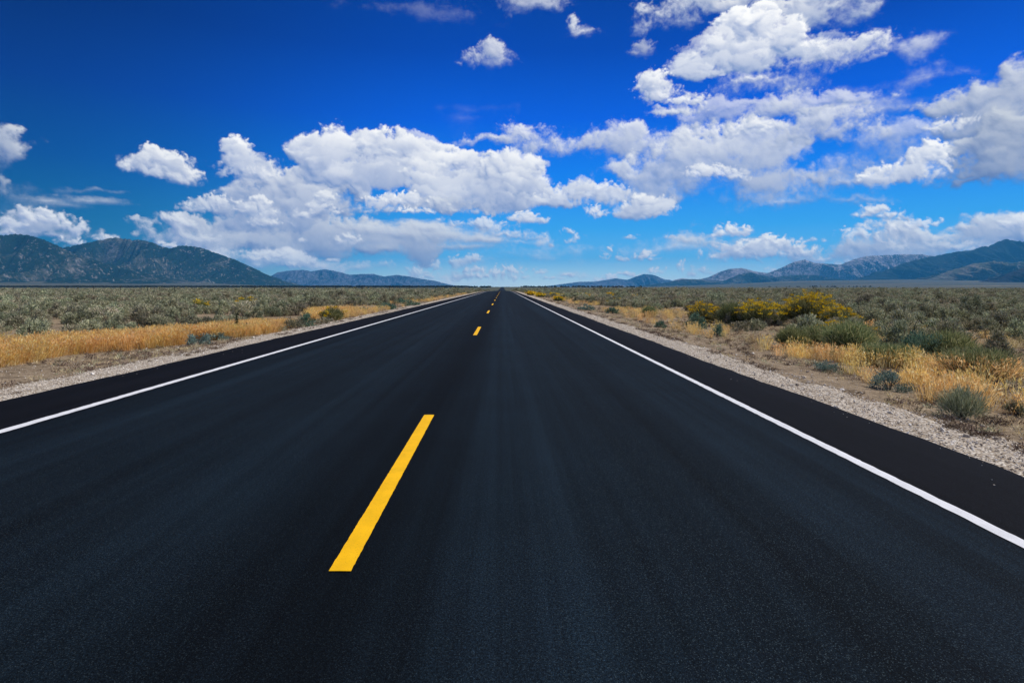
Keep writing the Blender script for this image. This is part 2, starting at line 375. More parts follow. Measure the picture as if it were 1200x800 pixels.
def grid(xs, ys, zf):
    X, Y = np.meshgrid(xs, ys); Z = zf(X, Y)
    V = np.stack([X, Y, Z], -1).reshape(-1, 3); nx, ny = len(xs), len(ys)
    i = (np.arange(ny-1)[:, None]*nx+np.arange(nx-1)[None]).ravel()
    return V, np.stack([i, i+1, i+nx+1, i+nx], 1)
def lin(r, g, b): return (((r/255+.055)/1.055)**2.4, ((g/255+.055)/1.055)**2.4, ((b/255+.055)/1.055)**2.4, 1)
def material(name):
    m = bpy.data.materials.new(name); m.use_nodes = True
    N, L, M = new_tree(m.node_tree); out = N('ShaderNodeOutputMaterial')
    return m, N, L, M, out
def ramp(N, L, fac, stops):
    r = N('ShaderNodeValToRGB'); e = r.color_ramp.elements
    e[0].position, e[0].color = stops[0][0], tuple(stops[0][1])[:3]+(1,); e[1].position, e[1].color = stops[-1][0], tuple(stops[-1][1])[:3]+(1,)
    for p, c in stops[1:-1]: q = e.new(p); q.color = tuple(c)[:3]+(1,)
    L(fac, r.inputs[0]); return r.outputs[0]
def mixc(N, L, f, a, b, mode='MIX'):
    m = N('ShaderNodeMix', data_type='RGBA', blend_type=mode)
    for i, v in ((0, f), (6, a), (7, b)):
        if hasattr(v, 'node'): L(v, m.inputs[i])
        else: m.inputs[i].default_value = v if i == 0 else tuple(v)[:3]+(1,)
    return m.outputs[2]
def nz(N, L, scale, vec=None, detail=4, rough=.55, dist=0):
    n = N('ShaderNodeTexNoise'); n.inputs['Scale'].default_value = scale; n.inputs['Detail'].default_value = detail
    n.inputs['Roughness'].default_value = rough; n.inputs['Distortion'].default_value = dist
    if vec is not None: L(vec, n.inputs['Vector'])
    return n.outputs[0]
def vscale(N, L, vec, s):
    m = N('ShaderNodeVectorMath', operation='MULTIPLY'); L(vec, m.inputs[0]); m.inputs[1].default_value = s; return m.outputs[0]
def bump(N, L, h, strength, dist):
    b = N('ShaderNodeBump'); b.inputs['Strength'].default_value = strength; b.inputs['Distance'].default_value = dist
    L(h, b.inputs['Height']); return b.outputs[0]
def princ(N, L, out, col, rough=.8, spec=.3, normal=None):
    p = N('ShaderNodeBsdfPrincipled')
    for k, v in (('Base Color', col), ('Roughness', rough), ('Specular IOR Level', spec)):
        if hasattr(v, 'node'): L(v, p.inputs[k])
        else: p.inputs[k].default_value = v if k != 'Base Color' else tuple(v)[:3]+(1,)
    if normal is not None: L(normal, p.inputs['Normal'])
    L(p.outputs[0], out.inputs[0]); return p
def sst(a, b, x):
    t = np.clip((x-a)/(b-a), 0, 1); return t*t*(3-2*t)

# ---------------------------------------------------------------- lie of the land
ROAD_L, ROAD_R = -5.50, 3.45
def base(y):                                               # the road is level, dips out of sight past 140 m, comes back up far away
    y = np.asarray(y, float)
    return -3.1*sst(120, 620, y)+3.2*sst(800, 2200, y)
def gz(x, y):                                              # ground beside the road
    x = np.asarray(x, float); y = np.asarray(y, float)
    d = np.maximum(np.maximum(ROAD_L-x, x-ROAD_R), 0)
    s = -.05-.13*sst(.2, 2.6, d)+.10*sst(4, 9, d)
    w = .045*np.sin(x*.61+y*.23+1.3)*np.sin(y*.37-x*.2)+.03*np.sin(x*1.7+2)*np.sin(y*1.3+x*.5)
    far = .25*np.sin(x*.021+1)*np.sin(y*.017)*sst(60, 200, np.hypot(x, y))
    return base(y)+s+w*sst(.5, 3, d)*(1-sst(60, 160, y))+far*sst(1, 20, d)-.06*(1-sst(0, .05, d))*0-.10*(d <= 0)

def ground_material():
    m, N, L, M, out = material('desert_soil')
    g = N('ShaderNodeNewGeometry'); P = g.outputs['Position']
    n1 = nz(N, L, .9, P, 6, .6); n2 = nz(N, L, 14, P, 6, .7); n3 = nz(N, L, 90, P, 3, .7)
    dirt = ramp(N, L, n1, [(.3, (.19, .145, .095)), (.5, (.28, .22, .15)), (.7, (.38, .31, .22))])
    litter = ramp(N, L, n2, [(.33, (.07, .05, .033)), (.45, (.22, .17, .115)), (.6, (.38, .31, .225)), (.75, (.55, .49, .40))])
    c = mixc(N, L, .55, dirt, litter)
    bl = nz(N, L, 4.5, P, 6, .7, .5)
    c = mixc(N, L, 1, c, ramp(N, L, bl, [(.34, (.42, .38, .35)), (.47, (.9, .88, .86)), (.62, (1.15, 1.12, 1.08))]), 'MULTIPLY')
    sp = ramp(N, L, n3, [(.5, (.5, .5, .5)), (.62, (.75, .74, .72)), (.70, (1.5, 1.45, 1.4))])
    c = mixc(N, L, .5, c, sp, 'MULTIPLY'); c = mixc(N, L, 1, c, (1.25, 1.24, 1.22), 'MULTIPLY')
    # beyond the plants one can tell apart the plain reads as sage with pale flats
    v = vscale(N, L, P, (.02, .05, .02)); v2 = vscale(N, L, P, (.0016, .006, .002))
    sage = ramp(N, L, nz(N, L, 1, v, 6, .65), [(.3, (.055, .062, .045)), (.5, (.085, .09, .062)), (.7, (.13, .125, .085))])
    big = ramp(N, L, nz(N, L, 1, v2, 4, .6), [(.4, (.75, .8, .75)), (.55, (1, 1, 1)), (.68, (1.5, 1.35, 1.1))])
    sage = mixc(N, L, 1, sage, big, 'MULTIPLY')
    sx = N('ShaderNodeSeparateXYZ'); L(P, sx.inputs[0])
    fy = N('ShaderNodeMapRange'); L(sx.outputs[1], fy.inputs[0]); fy.inputs[1].default_value = 90; fy.inputs[2].default_value = 260
    c = mixc(N, L, fy.outputs[0], c, sage)
    h = M('ADD', n2, M('MULTIPLY', n3, .4))
    princ(N, L, out, c, .95, .1, bump(N, L, h, .8, .03)); return m
M_SOIL = ground_material()

def gravel_material():
    m, N, L, M, out = material('pale_gravel')
    P = N('ShaderNodeNewGeometry').outputs['Position']
    v = N('ShaderNodeTexVoronoi'); v.inputs['Scale'].default_value = 42; L(P, v.inputs['Vector'])
    sep = N('ShaderNodeSeparateColor'); L(v.outputs['Color'], sep.inputs[0])
    c = ramp(N, L, sep.outputs[0], [(0, (.36, .29, .215)), (.35, (.56, .485, .385)), (.7, (.70, .635, .54)), (1, (.84, .79, .71))])
    n = nz(N, L, 3.5, P, 5, .65)
    c = mixc(N, L, 1, c, ramp(N, L, n, [(.3, (.72, .68, .62)), (.5, (.98, .97, .95)), (.7, (1.1, 1.1, 1.08))]), 'MULTIPLY')
    dk = ramp(N, L, v.outputs['Distance'], [(.3, (1, 1, 1)), (.6, (.35, .32, .3))])
    c = mixc(N, L, .7, c, dk, 'MULTIPLY')
    hh = M('SUBTRACT', 1.0, v.outputs['Distance'])
    princ(N, L, out, c, .9, .15, bump(N, L, hh, .7, .02)); return m
M_GRAVEL = gravel_material()

# ---- ground: one sheet to the horizon
def geo(a, b, n): return np.geomspace(a, b, n)
xr = np.concatenate([np.arange(ROAD_R+.05, 20, .3), geo(20.3, 17000, 56)])
xl = np.concatenate([np.arange(ROAD_L-.05, -22, -.3), -geo(22.3, 17000, 56)])[::-1]
xs = np.concatenate([xl, [-4.5, 0, 2.5], xr])
ys = np.concatenate([-geo(12, 4000, 14)[::-1], np.arange(-10, 60, .45), geo(61, 16800, 100)])
V, F = grid(xs, ys, gz)
link('ground', mesh_np('ground', V, F, M_SOIL, smooth_=True), kind='structure')

# ---- gravel verges: ragged outer edge, thin fans of stone over the soil
def verge(x_in, x_out, seed):
    s = 1 if x_out > x_in else -1
    ts = np.linspace(0, 1, 13); ysv = np.concatenate([np.arange(-8, 40, .12), geo(40.2, 620, 160)])
    rs = np.random.RandomState(seed); ph = rs.rand(6)*6
    T, Y = np.meshgrid(ts, ysv)
    wob = .10*np.sin(Y*.9+ph[0])+.07*np.sin(Y*2.3+ph[1])+.06*np.sin(Y*5.1+ph[2])
    w = abs(x_out-x_in)+wob
    X = x_in+s*T*w
    X[:, 0] = x_in-s*.12
    Z = gz(np.where(T <= 0, x_in+s*.06, X), Y)+.012+.014*np.sin(X*17+Y*9)*np.sin(Y*13-X*5)*T-.02*(T >= 1)
    Z = np.where(T <= 0, base(Y)-.035, Z)
    Vv = np.stack([X, Y, Z], -1).reshape(-1, 3); nx, ny = len(ts), len(ysv)
    i = (np.arange(ny-1)[:, None]*nx+np.arange(nx-1)[None]).ravel(); Ff = np.stack([i, i+1, i+nx+1, i+nx], 1)
    if s < 0: Ff = Ff[:, ::-1]
    return link('gravel_verge', mesh_np('gravel_verge', Vv, np.ascontiguousarray(Ff), M_GRAVEL, smooth_=True), kind='structure')
verge(ROAD_R, ROAD_R+.82, 3); verge(ROAD_L, ROAD_L-.95, 4)

# ---------------------------------------------------------------- road
def asphalt_material():
    m, N, L, M, out = material('asphalt')
    P = N('ShaderNodeNewGeometry').outputs['Position']
    sx = N('ShaderNodeSeparateXYZ'); L(P, sx.inputs[0]); X = sx.outputs[0]
    SH_ = (.0030, .0032, .0045); A_ = lambda k: (.0026*k**1.3, .0056*k**1.3, .0088*k**1.3)
    # lanes are paler where tyres polish the stone, darkest on the shoulders and along the centre joint
    lane = ramp(N, L, M('DIVIDE', M('ADD', M('ADD', X, 6), M('MULTIPLY', M('SUBTRACT', nz(N, L, .25, P, 3), .5), .22)), 10), [
        (0, SH_), (.155, SH_), (.18, A_(1.0)), (.24, A_(1.5)), (.31, A_(1.05)), (.42, A_(1.4)), (.49, A_(.85)), (.525, A_(.6)), (.56, A_(.85)), (.605, A_(1.75)), (.67, A_(1.25)),
        (.74, A_(1.0)), (.795, A_(1.6)), (.845, A_(1.25)), (.857, SH_), (1, SH_)])
    st = nz(N, L, 1, vscale(N, L, P, (5, .05, 1)), 5, .65)                        # long faint streaks laid by the paver
    c = mixc(N, L, 1, lane, ramp(N, L, st, [(.3, (.5, .5, .5)), (.7, (1.6, 1.6, 1.6))]), 'MULTIPLY')
    blot = nz(N, L, .7, P, 5, .6)
    c = mixc(N, L, 1, c, ramp(N, L, blot, [(.3, (.82, .80, .80)), (.7, (1.15, 1.17, 1.2))]), 'MULTIPLY')
    g1 = nz(N, L, 210, P, 2, .7)
    g0 = nz(N, L, 95, P, 3, .7)
    c = mixc(N, L, 1, c, ramp(N, L, g0, [(.35, (.45, .45, .47)), (.5, (1, 1, 1)), (.68, (2.1, 2.1, 2.15))]), 'MULTIPLY')
    c = mixc(N, L, 1, c, ramp(N, L, g1, [(.3, (.35, .35, .35)), (.5, (.9, .9, .9)), (.6, (1.4, 1.4, 1.4)), (.72, (3.0, 3.0, 3.1))]), 'MULTIPLY')
    v = N('ShaderNodeTexVoronoi'); v.inputs['Scale'].default_value = 190; L(P, v.inputs['Vector'])
    sep = N('ShaderNodeSeparateColor'); L(v.outputs['Color'], sep.inputs[0])
    chip = M('MULTIPLY', M('POWER', sep.outputs[0], 5.0), M('LESS_THAN', v.outputs['Distance'], .42))
    shc = ramp(N, L, M('DIVIDE', M('ADD', X, 6), 10), [(.15, (.22,)*3), (.2, (.5,)*3), (.33, (.75,)*3), (.45, (.55,)*3), (.53, (.22,)*3), (.60, (.5,)*3), (.69, (1,)*3), (.78, (.8,)*3), (.85, (.5,)*3), (.86, (.25,)*3)])
    c = mixc(N, L, M('MULTIPLY', chip, M('MULTIPLY', shc, .85)), c, (.058, .085, .10))
    rgh = M('SUBTRACT', .95, M('MULTIPLY', g1, .15))
    princ(N, L, out, c, rgh, .07, bump(N, L, M('ADD', g1, M('MULTIPLY', v.outputs['Distance'], .5)), .4, .004)); return m
M_ASPH = asphalt_material()
ysr = np.concatenate([np.arange(-10, 60, .35), geo(60.4, 2300, 150)])
rsr = np.random.RandomState(2)
def edge_w(y, ph): return .018*np.sin(y*.7+ph)+.012*np.sin(y*2.9+ph*2)+.012*np.sin(y*8.3+ph*3)+.008*np.sin(y*17+ph)
cr_x = [None, ROAD_L+.04, -4.3, -2.5, -.68, 1, 2.5, ROAD_R-.04, None]
Vr = []
for y in ysr:
    b = float(base(y)); l, r = ROAD_L+edge_w(y, 1), ROAD_R+edge_w(y, 4)
    xs_ = [l-.03, l, l+.02, -4.3, -2.5, -.68, 1, 2.5, r-.02, r, r+.03]
    zs_ = [-.14, -.012, 0, 0, 0, 0, 0, 0, 0, -.012, -.14]
    Vr += [(a, y, b+c) for a, c in zip(xs_, zs_)]
nx = 11; i = (np.arange(len(ysr)-1)[:, None]*nx+np.arange(nx-1)[None]).ravel()
road = link('road', mesh_np('road', np.array(Vr), np.stack([i, i+1, i+nx+1, i+nx], 1), M_ASPH), kind='structure')

def paint_material(name, col, wear):
    m, N, L, M, out = material(name)
    P = N('ShaderNodeNewGeometry').outputs['Position']
    n = nz(N, L, 160, P, 3, .7); n2 = nz(N, L, 6, P, 4, .6)
    c = mixc(N, L, 1, col, ramp(N, L, n2, [(.3, (.84, .84, .84)), (.65, (1, 1, 1))]), 'MULTIPLY')
    c = mixc(N, L, ramp(N, L, n, [(.60, (0, 0, 0)), (.72, (wear, wear, wear))]), c, (.03, .03, .03))
    princ(N, L, out, c, .75, .15, bump(N, L, nz(N, L, 210, P, 2, .7), .3, .003)); return m
M_WHITE = paint_material('white_road_paint', (.74, .75, .77), .5)
M_YEL = paint_material('yellow_road_paint', (.92, .50, .004), .6)
def strip(name, xc, w, y0, y1, mat, jit, cap, step):
    ys_ = [y0]
    while ys_[-1] < y1: ys_.append(min(y1, ys_[-1]+max(step, .004*ys_[-1])*random.uniform(.5, 1.6)))
    rows = []
    for y in ys_:
        f = min(1, 12/max(y, 1)) if y > 0 else 1
        a = xc-w/2+random.uniform(-jit, jit)*f; b = xc+w/2+random.uniform(-jit, jit)*f
        rows.append((a, b, y))
    V_ = []; F_ = []
    for k, (a, b, y) in enumerate(rows):
        z = float(base(y))+.004
        ya, yb = (y+random.uniform(-cap, cap), y+random.uniform(-cap, cap)) if k in (0, len(rows)-1) else (y, y)
        V_ += [(a, ya, z), ((a+b)/2, (ya+yb)/2+(random.uniform(-cap, cap) if k in (0, len(rows)-1) else 0), z+.001), (b, yb, z)]
        if k: q = 3*k; F_ += [(q-3, q-2, q+1, q), (q-2, q-1, q+2, q+1)]
    return link(name, mesh_np(name, V_, F_, mat), road)
strip('edge_line', -4.33, .105, -9, 600, M_WHITE, .004, .01, .06)['label'] = 'white edge line along the left shoulder of the road'
strip('edge_line', 2.53, .08, -9, 600, M_WHITE, .004, .01, .06)['label'] = 'white edge line along the right shoulder of the road'
for k in range(-1, 15):
    y0 = 2.5+12.2*k
    strip('centre_dash', -.715, .10 if k else .098, y0, y0+3.05, M_YEL, .0014, .005, .02)

# ---------------------------------------------------------------- mountains
def mountain_material(name, woods, rock, grass, cover, rock_amt):
    m, N, L, M, out = material(name)
    g = N('ShaderNodeNewGeometry'); P = g.outputs['Position']
    big = nz(N, L, .0016, P, 6, .6, .6); mid = nz(N, L, .012, P, 7, .68); fine_ = nz(N, L, .035, P, 6, .7)
    c = mixc(N, L, ramp(N, L, mid, [(.42, (0, 0, 0)), (.58, (1, 1, 1))]), grass, rock)
    cov = M('ADD', M('MULTIPLY', big, .9), M('MULTIPLY', M('SUBTRACT', fine_, .5), .55))
    cv = N('ShaderNodeMapRange', interpolation_type='SMOOTHSTEP'); L(cov, cv.inputs[0]); cv.inputs[1].default_value = cover-.06; cv.inputs[2].default_value = cover+.08; cv.inputs[3].default_value = 1; cv.inputs[4].default_value = 0
    c = mixc(N, L, cv.outputs[0], c, woods)
    bare = M('GREATER_THAN', M('ADD', M('MULTIPLY', fine_, .6), M('MULTIPLY', mid, .5)), rock_amt)
    c = mixc(N, L, M('MULTIPLY', bare, .8), c, tuple(min(1, q*1.7) for q in rock))
    princ(N, L, out, c, .95, .05, bump(N, L, M('ADD', fine_, M('MULTIPLY', mid, 1.5)), .5, 22)); return m
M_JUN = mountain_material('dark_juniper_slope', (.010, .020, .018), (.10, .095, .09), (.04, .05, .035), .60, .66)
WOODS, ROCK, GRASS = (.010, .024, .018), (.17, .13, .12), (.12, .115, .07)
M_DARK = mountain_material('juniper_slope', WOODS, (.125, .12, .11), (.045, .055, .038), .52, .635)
M_MID = mountain_material('rocky_slope', (.012, .025, .04), (.10, .105, .14), (.05, .06, .075), .42, .60)  # some of the distance haze is put into these bluish colours
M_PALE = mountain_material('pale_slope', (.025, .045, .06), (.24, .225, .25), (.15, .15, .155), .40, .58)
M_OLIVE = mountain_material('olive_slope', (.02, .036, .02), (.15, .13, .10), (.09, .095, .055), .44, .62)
M_SHADOWED = mountain_material('shadowed_slope', (.022, .018, .018), (.05, .035, .032), (.05, .04, .032), .5, .7)  # cloud shadow over the right-hand foothill, put into its dark brown colours

def mountain(label, dist, sky, depth, mat, seed, spur=1.0, foot=1.0):
    """a range whose crest, DIST metres away, runs through the given skyline points; spurs and gullies run down from it"""
    px = np.array([p[0] for p in sky], float); py = np.array([p[1] for p in sky], float)
    X = (px-589)*dist/667; Z = np.maximum((336-py)*dist/667+H_EYE, 0)
    n = int(min(420, max(80, (px[-1]-px[0])*1.5))); xs_ = np.linspace(X[0], X[-1], n); prof = np.interp(xs_, X, Z)
    k = np.ones(3)/3; prof = np.convolve(np.pad(prof, 1, mode='edge'), k, 'valid')
    m_ = 72; ss = np.concatenate([np.linspace(-1, 0, 52), np.linspace(0, 1, 21)[1:]])
    scale = 1/(dist*.052)
    V_ = np.zeros((len(ss), n, 3), np.float32)
    wig = np.interp(xs_, np.linspace(X[0], X[-1], 14), np.random.RandomState(seed).randn(14)*depth*.10)
    for j, s in enumerate(ss):
        d = abs(s)
        for i_ in range(n):
            x = xs_[i_]; u = x*scale
            wv = noise.noise(Vector((u*.9, s*2.2, seed)))*.5
            rd = min(1.15, noise.ridged_multi_fractal(Vector((u*1.1+s*.4+wv, s*.75+seed*7.3, seed*3.1)), .85, 2.15, 6, 1.0, 2.0)*.42)
            fn = noise.fractal(Vector((u*9, s*6, seed)), .8, 2, 5)
            env = (1-d)**1.25
            mid = 4*d*(1-d)
            h = prof[i_]*env*(1+2.7*spur*(rd-.72)*min(1, d*3.6))+prof[i_]*.07*fn*(.16+mid)
            if s > -.12: h = min(h, prof[i_]*(1.0 if s < 0 else 1-.3*d)*(1+.03*fn))
            if d >= .999: h = -30
            V_[j, i_] = (x, dist+s*depth+wig[i_]*(1-d)*0, h-6*d)
    V_ = V_.reshape(-1, 3); i_ = (np.arange(len(ss)-1)[:, None]*n+np.arange(n-1)[None]).ravel()
    o = link('mountain', mesh_np('mountain', V_, np.stack([i_, i_+1, i_+n+1, i_+n], 1), mat, smooth_=True), kind='structure')
    return o
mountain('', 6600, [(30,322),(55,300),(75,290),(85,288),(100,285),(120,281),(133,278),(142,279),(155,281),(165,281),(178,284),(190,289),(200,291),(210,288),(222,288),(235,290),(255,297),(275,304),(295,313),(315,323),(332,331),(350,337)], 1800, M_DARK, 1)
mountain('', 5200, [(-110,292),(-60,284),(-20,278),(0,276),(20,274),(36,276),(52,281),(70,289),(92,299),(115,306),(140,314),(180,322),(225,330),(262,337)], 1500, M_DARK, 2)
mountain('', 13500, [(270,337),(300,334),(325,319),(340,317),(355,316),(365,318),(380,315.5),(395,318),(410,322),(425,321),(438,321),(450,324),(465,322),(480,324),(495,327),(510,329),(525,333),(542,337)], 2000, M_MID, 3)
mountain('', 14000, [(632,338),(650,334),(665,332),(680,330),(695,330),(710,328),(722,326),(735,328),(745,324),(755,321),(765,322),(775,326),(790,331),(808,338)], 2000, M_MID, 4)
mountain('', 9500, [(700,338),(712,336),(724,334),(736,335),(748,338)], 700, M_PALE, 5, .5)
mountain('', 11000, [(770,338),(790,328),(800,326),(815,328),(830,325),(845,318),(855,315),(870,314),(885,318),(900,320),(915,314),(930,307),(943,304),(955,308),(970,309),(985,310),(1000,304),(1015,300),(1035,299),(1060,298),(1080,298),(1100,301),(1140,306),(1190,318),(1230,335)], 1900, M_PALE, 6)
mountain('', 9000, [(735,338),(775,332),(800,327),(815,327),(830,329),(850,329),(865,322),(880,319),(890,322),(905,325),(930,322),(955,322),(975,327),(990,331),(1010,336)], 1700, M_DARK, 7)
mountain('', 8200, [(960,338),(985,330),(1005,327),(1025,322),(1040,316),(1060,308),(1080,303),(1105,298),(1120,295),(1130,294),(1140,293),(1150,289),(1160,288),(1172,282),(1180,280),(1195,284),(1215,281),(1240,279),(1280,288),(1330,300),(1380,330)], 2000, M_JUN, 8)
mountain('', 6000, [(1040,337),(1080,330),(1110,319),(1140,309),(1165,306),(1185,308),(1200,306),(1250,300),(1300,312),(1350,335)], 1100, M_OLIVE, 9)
mountain('', 4700, [(1158,333),(1180,322),(1200,313),(1225,303),(1260,298),(1300,306),(1360,335)], 600, M_SHADOWED, 10)

# pale fans of soil that climb from the plain to the foot of the hills
def fan(x0, x1, y0, y1, lift, seed):
    xs_ = np.linspace(x0, x1, 90); ys_ = np.linspace(y0, y1, 40)
    def zf(X, Y):
        t = (Y-y0)/(y1-y0); e = sst(0, .35, (X-x0)/(x1-x0)) if x0 > 0 else 1-sst(.55, 1, (X-x0)/(x1-x0))
        return -3+lift*(t**1.35)*e+4*e*np.sin(X*.004+seed)*t
    V_, F_ = grid(xs_, ys_, zf)
    return link('plain', mesh_np('plain', V_, F_, M_FAN, smooth_=True), kind='structure')
def fan_material():
    m, N, L, M, out = material('fan_soil')
    P = N('ShaderNodeNewGeometry').outputs['Position']
    a = nz(N, L, 1, vscale(N, L, P, (.0009, .0045, .01)), 6, .6); b = nz(N, L, .03, P, 5, .7)
    c = ramp(N, L, a, [(.32, (.05, .06, .042)), (.46, (.085, .09, .065)), (.58, (.115, .11, .08)), (.70, (.25, .20, .11))])
    c = mixc(N, L, 1, c, ramp(N, L, b, [(.35, (.6, .62, .6)), (.6, (1.1, 1.1, 1.1))]), 'MULTIPLY')
    princ(N, L, out, c, .95, .05); return m
M_FAN = fan_material()
fan(-9500, -1300, 2300, 5400, 105, 1); fan(1200, 9500, 1900, 6400, 82, 2)

# ---------------------------------------------------------------- plants
def leaf_material(name, stops, trans=.35, hue=.12, rough=.7):
    """colour varies from leaf to leaf and a little from plant to plant"""
    m, N, L, M, out = material(name)
    g = N('ShaderNodeNewGeometry'); oi = N('ShaderNodeObjectInfo')
    c = ramp(N, L, g.outputs['Random Per Island'], stops)
    v = N('ShaderNodeMapRange'); L(oi.outputs['Random'], v.inputs[0]); v.inputs[3].default_value = 1-hue*1.6; v.inputs[4].default_value = 1+hue*1.6
    hv = N('ShaderNodeHueSaturation'); L(c, hv.inputs['Color']); L(v.outputs[0], hv.inputs['Value'])
    h2 = N('ShaderNodeMapRange'); L(M('FRACT', M('MULTIPLY', oi.outputs['Random'], 17.3)), h2.inputs[0]); h2.inputs[3].default_value = .5-hue*.2; h2.inputs[4].default_value = .5+hue*.16
    L(h2.outputs[0], hv.inputs['Hue'])
    d = N('ShaderNodeBsdfDiffuse'); L(hv.outputs[0], d.inputs[0]); t = N('ShaderNodeBsdfTranslucent'); L(hv.outputs[0], t.inputs[0])
    mx = N('ShaderNodeMixShader'); mx.inputs[0].default_value = trans; L(d.outputs[0], mx.inputs[1]); L(t.outputs[0], mx.inputs[2]); L(mx.outputs[0], out.inputs[0])
    return m
M_SAGE = leaf_material('sage_leaf', [(0, (.13, .15, .085)), (.3, (.28, .295, .175)), (.6, (.42, .42, .265)), (.85, (.56, .535, .36)), (1, (.70, .63, .42))], .2, .2)
M_SILVER = leaf_material('silver_leaf', [(0, (.10, .16, .135)), (.5, (.20, .29, .245)), (1, (.36, .44, .37))], .2, .05)
M_GREEN = leaf_material('green_stem', [(0, (.09, .12, .05)), (.4, (.20, .24, .105)), (.7, (.33, .36, .17)), (.88, (.50, .47, .25)), (1, (.68, .55, .28))], .35, .1)
M_OLIVEL = leaf_material('olive_stem', [(0, (.10, .12, .045)), (.4, (.20, .22, .09)), (.75, (.31, .31, .14)), (1, (.46, .43, .23))], .35, .1)
M_BLUEG = leaf_material('blue_green_leaf', [(0, (.05, .11, .075)), (.5, (.13, .22, .15)), (1, (.24, .32, .22))], .3, .06)
M_GOLD = leaf_material('dry_grass', [(0, (.66, .40, .11)), (.35, (.90, .60, .20)), (.7, (.95, .72, .30)), (1, (.95, .84, .50))], .5, .10)
M_STRAW = leaf_material('straw_grass', [(0, (.40, .29, .14)), (.5, (.62, .49, .27)), (1, (.80, .68, .44))], .4, .10)
M_FLOWER = leaf_material('yellow_blossom', [(0, (.58, .33, .008)), (.5, (.80, .52, .012)), (1, (.88, .68, .06))], .25, .03)
M_DEAD = leaf_material('dead_twig', [(0, (.07, .045, .03)), (.5, (.16, .115, .08)), (1, (.30, .23, .17))], .1, .1)
M_FARCLUMP = leaf_material('far_clump_leaf', [(0, (.03, .04, .025)), (.5, (.055, .065, .04)), (1, (.09, .10, .06))], .1, .2)
M_DKGREEN = leaf_material('dark_leaf', [(0, (.018, .03, .015)), (.5, (.04, .055, .028)), (1, (.07, .09, .045))], .2, .1)
def bark_material():
    m, N, L, M, out = material('grey_bark')
    c = ramp(N, L, nz(N, L, 40, None, 4), [(.35, (.05, .038, .03)), (.65, (.14, .115, .095))]); princ(N, L, out, c, .9, .1); return m
M_BARK = bark_material()

def norm(v): return v/np.maximum(np.linalg.norm(v, axis=-1, keepdims=True), 1e-6)
def blades(P, D, ln, w, rs, bend=.0, segs=1, out=None):
    """thin leaf shapes: from P along D, LN long, W wide, random roll; segs=2 bends them over"""
    n = len(P); side = norm(np.cross(D, rs.randn(n, 3) if out is None else out+rs.randn(n, 3)*.45)); ln = np.broadcast_to(ln, n)[:, None]; w = np.broadcast_to(w, n)[:, None]
    if segs == 1:
        a = P-side*w*.35; b = P+side*w*.35; mid = P+D*ln*.55; c = mid+side*w*.5; e = mid-side*w*.5; t = P+D*ln
        V_ = np.stack([a, b, c, t, e], 1).reshape(-1, 3)
        o = np.arange(n)[:, None]*5
        return V_, np.concatenate([o+[0, 1, 2], o+[0, 2, 4], o+[4, 2, 3]], 0)
    g = norm(D+np.array([0, 0, -1])*bend+rs.randn(n, 3)*.08)
    m1 = P+D*ln*.55; t = m1+g*ln*.45
    V_ = np.stack([P-side*w*.5, P+side*w*.5, m1+side*w*.45, m1-side*w*.45, t], 1).reshape(-1, 3)
    o = np.arange(n)[:, None]*5
    return V_, np.concatenate([o+[0, 1, 2], o+[0, 2, 3], o+[3, 2, 4]], 0)
def join(parts):
    Vs, Fs, off = [], [], 0
    for v, f in parts: Vs.append(v); Fs.append(f+off); off += len(v)
    return np.concatenate(Vs), np.concatenate(Fs)
def stems(rs, n, h, spread, w):
    """crooked woody branches fanning out of one root, three-sided"""
    ps = []
    for _ in range(n):
        a = rs.rand()*6.283; r = spread*(.3+.7*rs.rand()); p = np.zeros(3); tip = np.array([math.cos(a)*r, math.sin(a)*r, h*(.5+.4*rs.rand())])
        pts = [p+(tip-p)*t+rs.randn(3)*.05*h*(t > 0)*(t < 1)-np.array([0, 0, .04])*(t == 0) for t in (0, .35, .7, 1)]
        rad = [w, w*.75, w*.5, w*.15]; V_ = []; F_ = []
        for k, (q, rr) in enumerate(zip(pts, rad)):
            for j in range(3): b = j*2.094; V_.append(q+np.array([math.cos(b), math.sin(b), 0])*rr)
            if k:
                for j in range(3): a0 = (k-1)*3+j; a1 = (k-1)*3+(j+1) % 3; F_ += [(a0, a1, a1+3), (a0, a1+3, a0+3)]
        ps.append((np.array(V_), np.array(F_)))
    return join(ps)
def dome_foliage(rs, r, h, n_clump, n_leaf, leaf, lw, up=.6, fill=.75, clump=.22, low=.12):
    """leaf sprays gathered in clumps over a lumpy dome, gaps between them"""
    C_ = []
    for _ in range(n_clump):
        a = rs.rand()*6.283; e = rs.rand()**.8; q = fill+(1-fill)*rs.rand(); lump = 1+.22*math.sin(a*3+rs.rand())+.12*rs.randn()
        C_.append((math.cos(a)*r*math.sqrt(1-e*e)*q*lump, math.sin(a)*r*math.sqrt(1-e*e)*q*lump, h*(low+(1-low)*e*q)*(1+.08*rs.randn())))
    C_ = np.array(C_); k = rs.randint(0, n_clump, n_leaf)
    off = norm(rs.randn(n_leaf, 3))*(rs.rand(n_leaf, 1)**.5)*clump*np.array([r, r, h*.8])*1.25
    P = C_[k]+off; P[:, 2] = np.clip(P[:, 2], .01, None)
    D = norm(norm(P*np.array([1/r, 1/r, .6/h]))*.7+np.array([0, 0, up])+rs.randn(n_leaf, 3)*.45)
    O = norm((P-C_[k])/np.array([r, r, h])*1.6/clump+P*np.array([1/r, 1/r, .7/h]))
    return blades(P, D, leaf*(.6+.8*rs.rand(n_leaf)), lw*(.7+.6*rs.rand(n_leaf)), rs, out=O)
